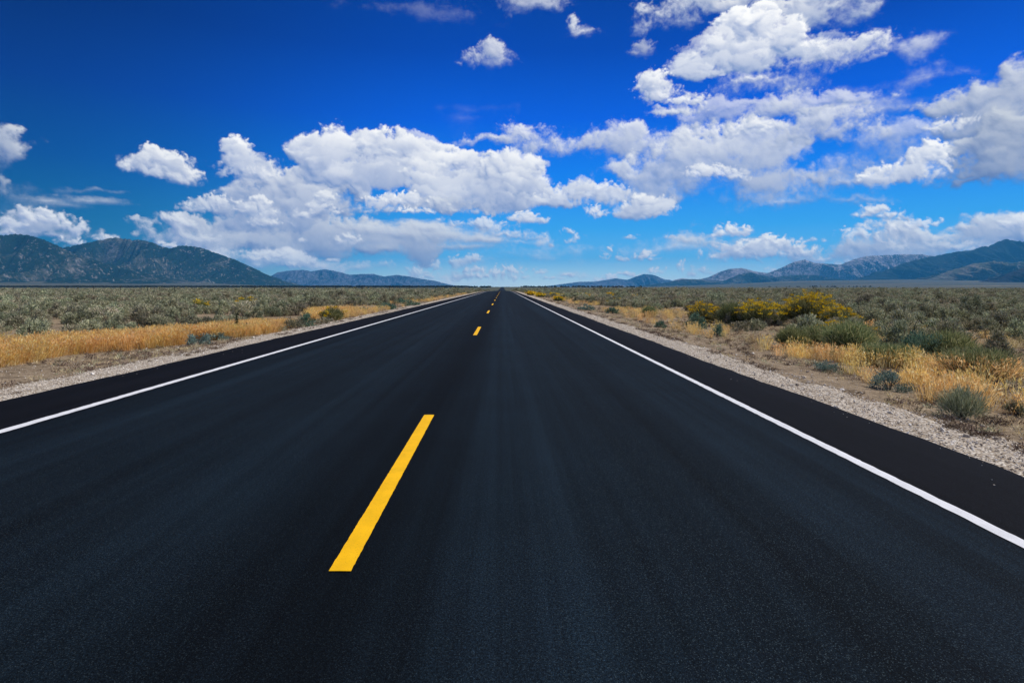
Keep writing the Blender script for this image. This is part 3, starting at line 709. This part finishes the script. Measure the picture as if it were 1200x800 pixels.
def broom_foliage(rs, r, h, n, w, flop=.25, spread=1.0):
    """fine upright stems from a low crown, tips on a dome"""
    a = rs.rand(n)*6.283; q = np.sqrt(rs.rand(n)); root = np.stack([np.cos(a)*r*.35*q, np.sin(a)*r*.35*q, np.zeros(n)], 1)+rs.randn(n, 3)*[.03, .03, 0]
    tip = np.stack([np.cos(a)*r*q*spread, np.sin(a)*r*q*spread, h*(np.sqrt(np.clip(1-q*q*.75, 0, 1)))*(.78+.28*rs.rand(n))], 1)+rs.randn(n, 3)*.05*h
    D = tip-root; ln = np.linalg.norm(D, axis=1); D = norm(D)
    # start part-way up for many, so the dome is filled with side shoots
    s = .12+.76*rs.rand(n)**.8; P = root+D*(ln*s)[:, None]+rs.randn(n, 3)*.03
    lump = 1+.16*np.sin(a*3+q*5)+.12*np.sin(a*7+1.3)+.10*rs.randn(n)
    return blades(P, norm(D+rs.randn(n, 3)*.28), ln*(1-s)*lump*(.55+.5*rs.rand(n)), w, rs, flop, 2), tip
def blossom(rs, tips, per, size):
    n = len(tips)*per; P = np.repeat(tips, per, 0)+rs.randn(n, 3)*size*[1.5, 1.5, .5]
    D = norm(rs.randn(n, 3)*.6+[0, 0, .6]); return blades(P, D, size*(1+rs.rand(n)), size*.9, rs)
def grass_clump(rs, n, h, r, w, lean=.25, bend=.35):
    P = np.concatenate([rs.randn(n, 2)*r*.5, np.zeros((n, 1))], 1); D = norm(np.concatenate([P[:, :2]/max(r, .01)*lean+rs.randn(n, 2)*lean*.6, np.ones((n, 1))], 1))
    ln = h*(.55+.5*rs.rand(n)); B = blades(P, D, ln, w, rs, bend, 2)
    k = rs.rand(n) < .55; tips = P[k]+D[k]*(ln[k]*.8)[:, None]
    S = blades(np.repeat(tips, 3, 0)+rs.randn(3*len(tips), 3)*.012, norm(np.repeat(D[k], 3, 0)+rs.randn(3*len(tips), 3)*.35), h*.13, w*1.8, rs)
    return join([B, S])
def mk(name, VF, mat): return mesh_np(name, VF[0], VF[1], mat)

# sagebrush: six forms near, four light ones for the distance
def sage_mesh(seed, n_leaf, leaf, lw, h=.66, r=.55, stem=True, mat=M_SAGE, clumps=22):
    rs = np.random.RandomState(seed); f = dome_foliage(rs, r*.86, h*.9, clumps, n_leaf, leaf, lw, .55, .80, .24, .02)
    if not stem: return mesh_np('sagebrush', f[0], f[1], mat)
    s = stems(rs, 9, h, r*.8, .018); V_, F_ = join([f, s]); mi = np.r_[np.zeros(len(f[1])), np.ones(len(s[1]))]
    return mesh_np('sagebrush', V_, F_, [mat, M_BARK], mi)
SAGE_NEAR = [sage_mesh(40+k, 3000, .075, .019, .60+.08*(k % 3), .50+.06*(k % 2)) for k in range(6)]
SAGE_FAR = [sage_mesh(60+k, 330, .17, .05, .66, .55, False, clumps=14) for k in range(4)]
SAGE_MID = [sage_mesh(80+k, 1100, .10, .03, .64, .55) for k in range(5)]

def scatter(name, pts, rots, scl, idx, sources, **props):
    """many copies of a few meshes as one object (nobody could count them)"""
    holder = bpy.data.collections.new(name+'_forms')
    for k, me in enumerate(sources):
        holder.objects.link(bpy.data.objects.new('%s_form_%02d' % (name, k), me))
    me = bpy.data.meshes.new(name); me.vertices.add(len(pts)); me.vertices.foreach_set('co', np.asarray(pts, np.float32).ravel())
    a = me.attributes.new('rot', 'FLOAT_VECTOR', 'POINT'); a.data.foreach_set('vector', np.asarray(rots, np.float32).ravel())
    a = me.attributes.new('scl', 'FLOAT_VECTOR', 'POINT'); a.data.foreach_set('vector', np.asarray(scl, np.float32).ravel())
    a = me.attributes.new('form', 'INT', 'POINT'); a.data.foreach_set('value', np.asarray(idx, np.int32))
    o = link(name, me, kind='stuff', **props)
    ng = bpy.data.node_groups.new(name, 'GeometryNodeTree')
    ng.interface.new_socket('Geometry', in_out='INPUT', socket_type='NodeSocketGeometry'); ng.interface.new_socket('Geometry', in_out='OUTPUT', socket_type='NodeSocketGeometry')
    n = ng.nodes; gi = n.new('NodeGroupInput'); go = n.new('NodeGroupOutput'); m2p = n.new('GeometryNodeMeshToPoints'); iop = n.new('GeometryNodeInstanceOnPoints')
    ci = n.new('GeometryNodeCollectionInfo'); ci.inputs[0].default_value = holder; ci.inputs['Separate Children'].default_value = True; ci.inputs['Reset Children'].default_value = True
    def attr(nm, t):
        q = n.new('GeometryNodeInputNamedAttribute'); q.data_type = t; q.inputs[0].default_value = nm; return q.outputs[0]
    e2r = n.new('FunctionNodeEulerToRotation'); l = ng.links.new
    l(gi.outputs[0], m2p.inputs[0]); l(m2p.outputs[0], iop.inputs['Points']); l(ci.outputs[0], iop.inputs['Instance']); iop.inputs['Pick Instance'].default_value = True
    l(attr('form', 'INT'), iop.inputs['Instance Index']); l(attr('rot', 'FLOAT_VECTOR'), e2r.inputs[0]); l(e2r.outputs[0], iop.inputs['Rotation']); l(attr('scl', 'FLOAT_VECTOR'), iop.inputs['Scale'])
    l(iop.outputs[0], go.inputs[0])
    md = o.modifiers.new('scatter', 'NODES'); md.node_group = ng
    return o
def spins(rs, n, tilt=.08): return np.stack([rs.randn(n)*tilt, rs.randn(n)*tilt, rs.rand(n)*6.283], 1)
def lowfreq(x, y, s, ph): return np.sin(x*s+ph)*np.sin(y*s*.8+ph*2)+.6*np.sin(x*s*2.3+y*s*1.1+ph*3)+.4*np.sin(y*s*3.1-x*s*1.7+ph)

# ---- where the sage stands
rs = np.random.RandomState(21)
def sage_field():
    out = []
    # jittered grid whose cell grows with distance
    for (d0, d1, cell) in ((6, 60, 1.22), (60, 160, 1.55), (160, 420, 2.7)):
        g = np.arange(-d1*1.02, d1*1.02, cell); gy = np.arange(5, d1, cell)
        X, Y = np.meshgrid(g, gy); X = X+rs.uniform(-.48, .48, X.shape)*cell; Y = Y+rs.uniform(-.48, .48, Y.shape)*cell
        D = Y                                                # bands by depth; a wedge a little wider than the view
        k = (D >= d0) & (D < d1) & (np.abs(X) < Y*1.02+4)
        X, Y = X[k], Y[k]
        inner_l = -10.6-.9*np.sin(Y*.21)-.5*np.sin(Y*.53+1)-1.2*(1-sst(11, 17, Y))+np.clip((Y-28)*.08, 0, 3.3)
        inner_r = 8.6+.9*np.sin(Y*.19+2)+.7*np.sin(Y*.47)-np.clip((Y-24)*.045, 0, 2.8)+1.2*(Y < 15)
        keep = (X < inner_l) | (X > inner_r)
        keep &= rs.rand(len(X)) < np.clip(.86+.25*lowfreq(X, Y, .12, 1.7), .45, 1)
        X, Y = X[keep], Y[keep]
        s = (.55+.60*rs.rand(len(X)))*(1+.13*lowfreq(X, Y, .09, 4.0))*(1 if cell < 2 else 1.3)
        out.append(np.stack([X, Y, s, np.full(len(X), cell)], 1))
    return np.concatenate(out)
SF = sage_field()
dist_ = np.hypot(SF[:, 0], SF[:, 1])/SF[:, 2]
order = np.argsort(dist_)
infr = (np.abs(SF[:, 0]+.0) < SF[:, 1]*.95)
order = np.array([k for k in order if infr[k]]); near = set(order[:300].tolist())
for c_, k in enumerate(order[:300]):
    x, y, s, _ = SF[k]; side = 'left' if x < 0 else 'right'
    o = link('sagebrush', SAGE_NEAR[rs.randint(6)], loc=(x, y, float(gz(x, y))-.02), category='shrub',
        label='grey-green sagebrush in the dense sage cover of the plain %s of the road' % side, group='sagebrush on the %s plain' % side)
    o.rotation_euler = (rs.randn()*.06, rs.randn()*.06, rs.rand()*6.28); o.scale = (s*(.9+.3*rs.rand()), s*(.9+.3*rs.rand()), s*(.85+.25*rs.rand()))
rest = np.array([k not in near for k in range(len(SF))])
for nm, lo, hi, src in (('sagebrush_field', 0, 75, SAGE_MID), ('distant_sagebrush', 75, 1e9, SAGE_FAR)):
    q = SF[rest & (SF[:, 1] >= lo) & (SF[:, 1] < hi)]; n = len(q)
    sc_ = q[:, 2:3]*rs.uniform(.88, 1.2, (n, 3))
    scatter(nm, np.stack([q[:, 0], q[:, 1], gz(q[:, 0], q[:, 1])-.02], 1), spins(rs, n), sc_, rs.randint(0, len(src), n), src,
        label='grey-green sagebrush covering the plain out to the horizon', category='sagebrush')

# ---- dry golden grass
GR = [mk('dry_grass', grass_clump(np.random.RandomState(100+k), 55, .50, .15, .0062), M_GOLD) for k in range(5)]
GRS = [mk('dry_grass', grass_clump(np.random.RandomState(110+k), 60, .36, .15, .007, .4, .5), M_STRAW) for k in range(3)]
def grass_band():
    P = []
    def add(n, fx, fy, keep=None, form=(0, 5), s=(.75, 1.15)):
        X, Y = fx(n), fy(n); k = np.ones(n, bool) if keep is None else keep(X, Y); X, Y = X[k], Y[k]; m = len(X)
        P.append(np.stack([X, Y, rs.uniform(*s, m), rs.randint(*form, m)], 1))
    ydist = lambda a, b: (lambda n: a+(b-a)*rs.rand(n)**1.5)
    # left: a thick band between the sage and the bare verge, its near edge swinging in and out
    def left(n, y): 
        e = -7.3-.75*sst(13, 8, y)*1.2+.35*np.sin(y*.8)+.25*np.sin(y*1.9+1)
        return e
    Y = ydist(6.5, 30)(8200); e = -7.05-2.2*(1-sst(10, 16, Y))+.30*np.sin(Y*.8)+.2*np.sin(Y*1.9+1)
    w = 3.3+.5*np.sin(Y*.3)-1.6*sst(13, 24, Y); X = e-w*rs.rand(len(Y))**1.15
    k = (lowfreq(X, Y, .7, 2.2) > np.where(Y > 14, -.15, -1.3)) & (rs.rand(len(Y)) < 1-.35*sst(20, 40, Y)); X, Y = X[k], Y[k]
    P.append(np.stack([X, Y, rs.uniform(.5, 1.0, len(X))*(.85+.15*lowfreq(X, Y, .5, 3)), rs.randint(0, 5, len(X))], 1))
    # thinner on to the distance, both sides
    for s_, n in ((-1, 1900), (1, 1700)):
        Y = 22+rs.rand(n)**1.4*110; X = (-6.5-rs.rand(n)*3.2) if s_ < 0 else (4.9+rs.rand(n)*4.2)
        k = (lowfreq(X, Y, .35, 1.1) > .2) & ((X < 0) | (X > 5.7)); X, Y = X[k], Y[k]
        P.append(np.stack([X, Y, rs.uniform(.45, .8, len(X)), rs.randint(0, 8, len(X))], 1))
    # right: patches among the shrubs, given as centre, radii, count
    for (cx, cy, rx, ry, n, g0, g1) in GRASS_R:
        n = int(n*.21); X = cx+rs.randn(n)*rx*.36; Y = cy+rs.randn(n)*ry*.4; k = (X > 5.1+.5*sst(6.5, 9, Y)+.3*np.sin(Y*1.9)+.2*np.sin(Y*4.3)) & (lowfreq(X, Y, 1.6, .9) > -.7)
        P.append(np.stack([X[k], Y[k], rs.uniform(.4, .82, k.sum()), rs.randint(g0, g1, k.sum())], 1))
    return np.concatenate(P)
def pat(px, py, wpx, dep, n, g0=0, g1=8):
    x, y = at(px, py); return (x, y, wpx*y/667, dep, n, g0, g1)
GRASS_R = [pat(1085, 450, 70, 1.2, 150, 0, 5), pat(1120, 470, 60, .8, 60), pat(1060, 428, 80, 1.2, 150), pat(1010, 425, 60, 1.2, 120), pat(960, 420, 60, 1.6, 170, 0, 6), pat(1060, 400, 90, 1.5, 120),
    pat(1165, 470, 50, .7, 40), pat(1185, 440, 60, 1, 60), pat(930, 412, 30, 1.5, 50), pat(795, 386, 60, 2.5, 160, 0, 5), pat(740, 378, 70, 4, 170, 0, 6), pat(700, 368, 60, 6, 200, 0, 5), pat(855, 398, 60, 2, 40, 5, 8),
    pat(880, 404, 50, 1.2, 40, 5, 8), pat(1120, 395, 90, 2.2, 110), pat(1000, 396, 70, 1.5, 80), pat(815, 372, 70, 4, 120, 0, 6), pat(670, 360, 40, 9, 160, 0, 5), pat(1190, 405, 60, 2.5, 90, 5, 8), pat(960, 384, 80, 2.5, 60)]
g_ = grass_band(); n = len(g_); f3 = g_[:, 2:3]*rs.uniform(.85, 1.15, (n, 3)); f3[:, :2] *= 1.15
scatter('dry_grass', np.stack([g_[:, 0], g_[:, 1], gz(g_[:, 0], g_[:, 1])-.01], 1), spins(rs, n, .12), f3, g_[:, 3].astype(int), GR+GRS,
    label='golden dry grass beside both edges of the highway', category='grass')

# ---- low litter and tiny dry plants on the bare soil
LT = [mk('litter', grass_clump(np.random.RandomState(130+k), 16, .09, .09, .008, 1.3, .6), m_) for k, m_ in enumerate((M_DEAD, M_STRAW, M_DEAD, M_STRAW, M_SAGE))]
n = 15000; Yl = 3.5+rs.rand(n)**1.7*60; sd = rs.rand(n) < .55
Xl = np.where(sd, ROAD_R+.75+rs.rand(n)**.8*6.5, ROAD_L-.9-rs.rand(n)*6)
kk = lowfreq(Xl, Yl, 1.1, .4) > -.35; Xl, Yl = Xl[kk], Yl[kk]; n = len(Xl)
scatter('ground_litter', np.stack([Xl, Yl, gz(Xl, Yl)], 1), spins(rs, n, .2), rs.uniform(.4, 1.3, (n, 3)), rs.choice([0, 0, 0, 2, 2, 1, 3, 4], n), LT,
    label='small dry weeds and litter on the bare roadside soil', category='ground cover')
# dark dead tufts that line the outer edge of the gravel
wd = [mk('dead_weed', grass_clump(np.random.RandomState(140+k), 30, .06, .08, .007, 1.1, .5), M_DEAD) for k in range(3)]
n = 420; Yw = 4+rs.rand(n)**1.5*50; Xw = ROAD_R+.80+.09*rs.randn(n)+.06*np.sin(Yw*2); kk = np.sin(Yw*1.7+np.sin(Yw*.6)*2)+.5*np.sin(Yw*4.1) > .35; Xw, Yw = Xw[kk], Yw[kk]
n2 = 160; Y2 = 5+rs.rand(n2)**1.5*40; X2 = ROAD_L-.35-.3*rs.rand(n2); k2 = np.sin(Y2*1.1+2) > -.2; Xw = np.r_[Xw, X2[k2]]; Yw = np.r_[Yw, Y2[k2]]; n = len(Xw)
scatter('dead_weeds', np.stack([Xw, Yw, gz(Xw, Yw)+.01], 1), spins(rs, n, .2), rs.uniform(.5, 1.25, (n, 3)), rs.randint(0, 3, n), wd,
    label='dark dead weeds along the outer edge of the gravel verges', category='weeds')

# ---- loose stones
def stone_mesh(seed, mat):
    r_ = np.random.RandomState(seed); import bmesh
    bm = bmesh.new(); bmesh.ops.create_icosphere(bm, subdivisions=1, radius=1)
    for v in bm.verts: v.co = v.co*(.75+.5*r_.rand()); v.co.z *= .6
    me = bpy.data.meshes.new('stone'); bm.to_mesh(me); bm.free(); me.materials.append(mat); return me
def stone_material():
    m, N, L, M, out = material('stone')
    oi = N('ShaderNodeObjectInfo')
    c = ramp(N, L, oi.outputs['Random'], [(0, (.25, .19, .14)), (.3, (.50, .43, .34)), (.7, (.68, .61, .51)), (1, (.84, .80, .73))])
    princ(N, L, out, c, .85, .2); return m
M_STONE = stone_material(); ST = [stone_mesh(k, M_STONE) for k in range(5)]
n = 26000; Ys = 3.2+rs.rand(n)**1.6*40; sd = rs.rand(n) < .5
q = rs.rand(n); Xs = np.where(sd, ROAD_R+.04+q*.85, ROAD_L-.04-q*1.0)
n3 = 9000; Y3 = 3.4+rs.rand(n3)**1.6*40; s3 = rs.rand(n3) < .6; X3 = np.where(s3, ROAD_R+.8+rs.rand(n3)**1.3*3, ROAD_L-.9-rs.rand(n3)*2.2)
n4 = 130; Y4 = 3.2+rs.rand(n4)**1.4*26; e4 = rs.exponential(.10, n4); X4 = np.where(rs.rand(n4) < .5, ROAD_R-.02-e4, ROAD_L+.02+e4)   # strays kicked onto the shoulders
Xs = np.r_[Xs, X3, X4]; Ys = np.r_[Ys, Y3, Y4]; n = len(Xs)
sz = .004+.007*rs.rand(n)**2.2; big_ = rs.rand(n) < .008; sz = np.where(big_, .014+.016*rs.rand(n), sz)
on_ = (Xs < ROAD_R-.015) & (Xs > ROAD_L+.015); sz = np.where(on_, np.minimum(sz, .007)*.6, sz)
scatter('gravel', np.stack([Xs, Ys, np.where(on_, base(Ys)+.002, gz(Xs, Ys)+.014)+sz*.2], 1), spins(rs, n, .5), sz[:, None]*rs.uniform(.8, 1.4, (n, 3)), rs.randint(0, 5, n), ST,
    label='loose pale gravel along both road edges', category='gravel')

# ---- dark leafy clumps that draw a line along the foot of the distance
BR = [sage_mesh(150+k, 160, .8, .35, 2.0, 1.6, False, M_FARCLUMP, 14) for k in range(3)]
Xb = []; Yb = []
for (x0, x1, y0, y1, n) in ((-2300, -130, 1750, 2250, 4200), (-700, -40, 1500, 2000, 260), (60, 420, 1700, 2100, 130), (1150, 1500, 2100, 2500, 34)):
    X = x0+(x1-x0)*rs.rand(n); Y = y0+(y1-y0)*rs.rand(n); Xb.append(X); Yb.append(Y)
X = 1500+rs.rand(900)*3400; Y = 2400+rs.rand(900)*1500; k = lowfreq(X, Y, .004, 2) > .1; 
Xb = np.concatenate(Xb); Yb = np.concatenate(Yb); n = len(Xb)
scatter('distant_clumps', np.stack([Xb, Yb, gz(Xb, Yb)-.1], 1), spins(rs, n, .02), rs.uniform(1.2, 2.6, (n, 3)), rs.randint(0, 3, n), BR,
    label='dark leafy clumps in a low line across the far plain', category='brush')

# ---------------------------------------------------------------- single plants one can point to
def thing(name, label, cat, x, y, group=None, dz=-.01):
    o = bpy.data.objects.new(name, None); COL.objects.link(o); o.location = (x, y, float(gz(x, y))+dz); o.empty_display_size = .2
    o['label'] = label; o['category'] = cat
    if group: o['group'] = group
    o.rotation_euler = (0, 0, rs.rand()*6.28); return o
def plant(kind, px, py, wpx, hpx, label, group=None, seed=0):
    """kind of plant with its foot at photo point (px, py), WPX wide and HPX tall there"""
    x, y = at(px, py, -.13); s = y/667; r = wpx*s/2; h = hpx*s; y += r*.7; r_ = np.random.RandomState(500+seed+int(px))
    n_ = int(np.clip(1100*(wpx*hpx/900)**.6, 260, 5200)); lf = max(.05*h/.5, 1.6*s)
    lw = max(.006, .85*s)
    if kind == 'rabbitbrush' or kind == 'rabbitbrush_bare' or kind == 'broom' or kind == 'olive':
        o = thing('rabbitbrush' if kind.startswith('rabbit') else 'green_shrub', label, 'shrub', x, y, group)
        (B, tip) = broom_foliage(r_, r, h*(1.25 if kind in ('broom', 'olive', 'rabbitbrush_bare') else 1.05), int(n_*3), lw*.5)
        mat = {'rabbitbrush': M_OLIVEL, 'rabbitbrush_bare': M_GREEN, 'broom': M_GREEN, 'olive': M_OLIVEL}[kind]
        link('foliage', mk('foliage', B, mat), o)
        if kind == 'rabbitbrush':
            t = tip[(tip[:, 2] > h*.42) | (r_.rand(len(tip)) < .12)]; cl = r_.rand(14, 2)*2-1
            t = t[(np.sin(t[:, 0]*9/r+1)*np.sin(t[:, 1]*7/r)+r_.randn(len(t))*.55) > -.25][:max(12, int(20*max(.6, wpx*hpx/300)*(1 if x > 0 else .4)))]
            t = t[r_.permutation(len(t))]
            link('flowers', mk('flowers', blossom(r_, t, 16, max(.018, 1.0*s)), M_FLOWER), o)
        link('stems', mk('stems', stems(r_, 10, h*.8, r*.7, .009), M_BARK), o)
    elif kind in ('silver', 'bluegreen', 'darkgreen', 'grey'):
        mat = {'silver': M_SILVER, 'bluegreen': M_BLUEG, 'darkgreen': M_DKGREEN, 'grey': M_SAGE}[kind]
        o = thing('shrub', label, 'shrub', x, y, group)
        link('foliage', mk('foliage', dome_foliage(r_, r*.88, h*.8, 15, int(n_*2), lf*.75, lw, .4, .72, .34, .02), mat), o)
        link('stems', mk('stems', stems(r_, 9, h*.8, r*.7, .008), M_BARK), o)
    elif kind == 'feather':
        o = thing('shrub', label, 'shrub', x, y, group)
        (B, tip) = broom_foliage(r_, r*1.1, h*.95, int(n_*.8), lw*.6, -.05, 1.15)
        link('foliage', mk('foliage', B, M_SAGE), o); link('stems', mk('stems', stems(r_, 26, h*.7, r*.9, .004), M_BARK), o)
    elif kind == 'bunchgrass':
        o = thing('bunchgrass', label, 'grass', x, y, group)
        link('blades', mk('blades', grass_clump(r_, int(n_*1.2), h*1.1, r*.95, lw*.36, .3, .2), M_GREEN), o)
        link('dry_blades', mk('dry_blades', grass_clump(r_, int(n_*.7), h*.9, r*1.2, lw*.5, .5, .45), M_GOLD), o)
    elif kind == 'mullein':
        o = thing('dead_mullein', label, 'plant', x, y, group)
        st = stems(r_, 1, h*1.15, .01, .02); link('stalk', mk('stalk', st, M_DEAD), o)
        k = 260; z = r_.rand(k); P = np.stack([r_.randn(k)*.022, r_.randn(k)*.022, h*(.25+.75*z)], 1); D = norm(np.concatenate([r_.randn(k, 2), .5*np.ones((k, 1))], 1))
        link('seed_spike', mk('seed_spike', blades(P, D, .055*(1.15-z*.8), .02, r_), M_DKGREEN), o)
        k = 60; a = r_.rand(k)*6.28; D = norm(np.stack([np.cos(a), np.sin(a), .35+0*a], 1)); link('leaves', mk('leaves', blades(D*.02, D, .2, .06, r_), M_DEAD), o)
    elif kind == 'dead':
        o = thing('dead_shrub', label, 'shrub', x, y, group)
        link('foliage', mk('foliage', dome_foliage(r_, r, h, 20, n_, lf, lw*.7, .6, .6, .3, .05), M_DEAD), o)
        link('stems', mk('stems', stems(r_, 12, h, r, .008), M_BARK), o)
    return o
PL = [
 ('silver', 1053, 458, 44, 26, 'small round blue-green shrub alone on bare soil beside the right gravel verge'),
 ('silver', 973, 434, 27, 14, 'tiny blue-green shrub at the edge of dry grass on the right verge'),
 ('feather', 1140, 496, 42, 46, 'pale feathery grey-green shrub nearest the camera on the right verge'),
 ('grey', 1203, 486, 30, 20, 'low grey shrub cut by the right edge of the photo near the gravel'),
 ('bluegreen', 1104, 424, 66, 38, 'dark blue-green shrub with gaps, behind the golden grass on the right'),
 ('bunchgrass', 1160, 446, 50, 36, 'big clump of green grass at the far right of the roadside plants'),
 ('olive', 1130, 425, 60, 32, 'loose grey-green shrub right of the dark blue-green one'),
 ('rabbitbrush', 985, 402, 44, 24, 'rabbitbrush with olive leaves and faded yellow top, before the tallest yellow one'),
 ('broom', 1010, 414, 66, 34, 'domed green shrub with blue-green heart among the golden grass on the right'),
 ('rabbitbrush_bare', 965, 404, 40, 22, 'olive-green shrub just before the tallest yellow-flowered rabbitbrush'),
 ('olive', 936, 406, 40, 22, 'low yellow-green shrub at the left end of the roadside grass clump'),
 ('bunchgrass', 1050, 428, 40, 28, 'green grass tuft between two green shrubs in the right roadside patch'),
 ('rabbitbrush', 962, 384, 66, 38, 'tallest rabbitbrush covered in yellow-orange blossom, right of the road'),
 ('rabbitbrush', 992, 387, 44, 27, 'yellow-flowered rabbitbrush joined to the right side of the tallest one'),
 ('rabbitbrush', 904, 383, 66, 29, 'broad rounded rabbitbrush with yellow top, left of the tallest one'),
 ('rabbitbrush', 830, 377, 40, 23, 'small rabbitbrush with blossom on top, leftmost of the yellow row on the right'),
 ('rabbitbrush', 1022, 396, 26, 13, 'low rabbitbrush with a few yellow heads right of the big yellow pair'),
 ('bluegreen', 842, 392, 20, 14, 'small dark green shrub alone on bare soil below the leftmost yellow rabbitbrush'),
 ('olive', 862, 381, 34, 24, 'rounded grey-green shrub between two yellow rabbitbrushes'),
 ('grey', 872, 388, 24, 16, 'grey shrub in front of the rounded shrub between the yellow rabbitbrushes'),
 ('grey', 890, 387, 22, 16, 'grey shrub at the foot of the broad yellow rabbitbrush'),
 ('bluegreen', 820, 384, 26, 20, 'blue-green shrub under the leftmost yellow rabbitbrush'),
 ('broom', 762, 370, 18, 11, 'round green shrub in the middle of the golden grass on the right'),
 ('bluegreen', 775, 383, 15, 8, 'low blue-green shrub left of the bare soil on the right'),
 ('rabbitbrush', 722, 357, 16, 8, 'small yellow rabbitbrush halfway to the horizon on the right'),
 ('bluegreen', 718, 367, 14, 8, 'dark green shrub before the golden grass halfway up the right verge'),
 ('silver', 688, 364, 18, 7, 'grey-green shrub closest to the far right verge'),
 ('silver', 993, 398, 34, 16, 'pale blue-green shrub under the tallest yellow rabbitbrush'),
 ('silver', 228, 405, 30, 17, 'blue-green shrub nearest the road in front of the left golden grass'),
 ('silver', 251, 398, 26, 11, 'spreading blue-green shrub behind the one nearest the road on the left'),
 ('grey', 190, 398, 26, 12, 'small grey-green shrub half hidden in the left golden grass, left of the two blue-green ones'),
 ('bluegreen', 305, 384, 24, 12, 'blue-green shrub among thinning golden grass right of the dead shrub'),
 ('mullein', 276, 393, 8, 30, 'tall dark dead mullein spike before the left golden grass'),
 ('mullein', 247, 388, 6, 15, 'short dark mullein spike in the left golden grass'),
 ('dead', 286, 393, 16, 12, 'dark brown dead shrub right of the tall mullein spike'),
 ('bluegreen', 357, 385, 26, 16, 'rounded dark green shrub beside the left gravel verge'),
 ('grey', 338, 386, 30, 13, 'low grey shrub left of the rounded dark green shrub on the left verge'),
 ('grey', 322, 391, 20, 12, 'small grey shrub at the end of the left golden grass'),
 ('rabbitbrush', 386, 378, 30, 17, 'rabbitbrush with yellow-green top beside the left gravel verge'),
 ('grey', 378, 382, 24, 9, 'grey shrub under the yellow-green rabbitbrush on the left verge'),
 ('grey', 428, 367, 22, 8, 'low grey shrub on the left verge beyond the rabbitbrush'),
 ('bluegreen', 452, 364, 24, 11, 'green shrub in the left verge row, nearer of a close pair'),
 ('bluegreen', 474, 359, 28, 10, 'long green shrub in the left verge row, farther of a close pair'),
 ('rabbitbrush', 228, 366, 26, 14, 'pale yellow-green rabbitbrush standing in the sage left of the road'),
 ('rabbitbrush', 285, 362, 26, 12, 'yellow-green rabbitbrush behind the golden grass near the left verge'),
 ('rabbitbrush', 742, 353, 14, 6, 'tiny yellow rabbitbrush far along the plain on the right'),
 ('rabbitbrush', 662, 350, 14, 5, 'yellow rabbitbrush farthest up the right verge'),
 ('rabbitbrush', 690, 352, 16, 6, 'yellow rabbitbrush second farthest up the right verge'),
]
for k, a in enumerate(PL): plant(*a, seed=k)
for k, (px, py, w_, h_) in enumerate([(622, 346.5, 10, 4), (634, 348, 12, 4), (648, 347.5, 12, 4), (676, 349, 13, 5), (704, 352, 14, 5), (716, 350, 12, 5), (760, 355, 15, 6), (782, 353, 12, 5), (795, 358, 15, 7), (655, 352, 12, 5)]):
    plant('rabbitbrush', px, py, w_, h_, 'small yellow-flowered rabbitbrush scattered through the far sage right of the road', 'rabbitbrush scattered on the far right plain', 90+k)

# ---- wire fence across the left plain
fo = bpy.data.objects.new('wire_fence', None); COL.objects.link(fo); fo.location = (-98, 108, float(gz(-98, 108)))
fo['label'] = 'thin wire fence on dark posts far across the left plain'; fo['category'] = 'fence'
def metal():
    m, N, L, M, out = material('weathered_post'); c = ramp(N, L, nz(N, L, 9), [(.4, (.02, .018, .016)), (.7, (.06, .045, .035))]); princ(N, L, out, c, .8, .3); return m
M_POST = metal()
def bar(a, b, r):
    a, b = Vector(a), Vector(b); q = (b-a).to_track_quat('Z', 'Y'); V_ = []
    for e in (a, b):
        for j in range(6): V_.append(e+q @ Vector((math.cos(j*1.0472)*r, math.sin(j*1.0472)*r, 0)))
    return [tuple(v) for v in V_], [(j, (j+1) % 6, (j+1) % 6+6, j+6) for j in range(6)]+[(5, 4, 3, 2, 1, 0), (6, 7, 8, 9, 10, 11)]
pv, pf_ = bar((0, 0, -.2), (0, 0, 1.55), .045); PM = mesh_np('post', pv, pf_, M_POST)
heads = []
for k in range(16):
    dx = k*5.1; zz = float(gz(-98+dx, 108))-fo.location.z
    p = link('post', PM, fo, (dx, 0, zz)); p.rotation_euler = (random.uniform(-.04, .04), random.uniform(-.04, .04), 0); heads.append((dx, zz))
for hgt_ in (.5, .9, 1.3):
    V_, F_ = [], []
    for (x0, z0), (x1, z1) in zip(heads, heads[1:]):
        v, f = bar((x0, .05, z0+hgt_), (x1, .05, z1+hgt_), .004); F_ += [tuple(i_+len(V_) for i_ in g) for g in f]; V_ += v
    link('wire', mesh_np('wire', V_, F_, M_POST), fo)

# ---------------------------------------------------------------- air
def haze():
    m = bpy.data.materials.new('air'); m.use_nodes = True
    N, L, M = new_tree(m.node_tree); out = N('ShaderNodeOutputMaterial'); v = N('ShaderNodeVolumePrincipled')
    v.inputs['Color'].default_value = (.08, .49, 1, 1); v.inputs['Density'].default_value = HAZE; v.inputs['Anisotropy'].default_value = .1
    L(v.outputs[0], out.inputs['Volume'])
    x0, x1, y0, y1, z0, z1 = -17500, 17500, -4500, 17200, -45, 760
    V_ = [(x, y, z) for z in (z0, z1) for y in (y0, y1) for x in (x0, x1)]
    F_ = [(0, 2, 3, 1), (4, 5, 7, 6), (0, 1, 5, 4), (2, 6, 7, 3), (0, 4, 6, 2), (1, 3, 7, 5)]
    link('haze', mesh_np('haze', V_, F_, m), kind='stuff')
HAZE = 4.7e-5
haze()
print('script', round(time.time()-T_START, 1), 's')
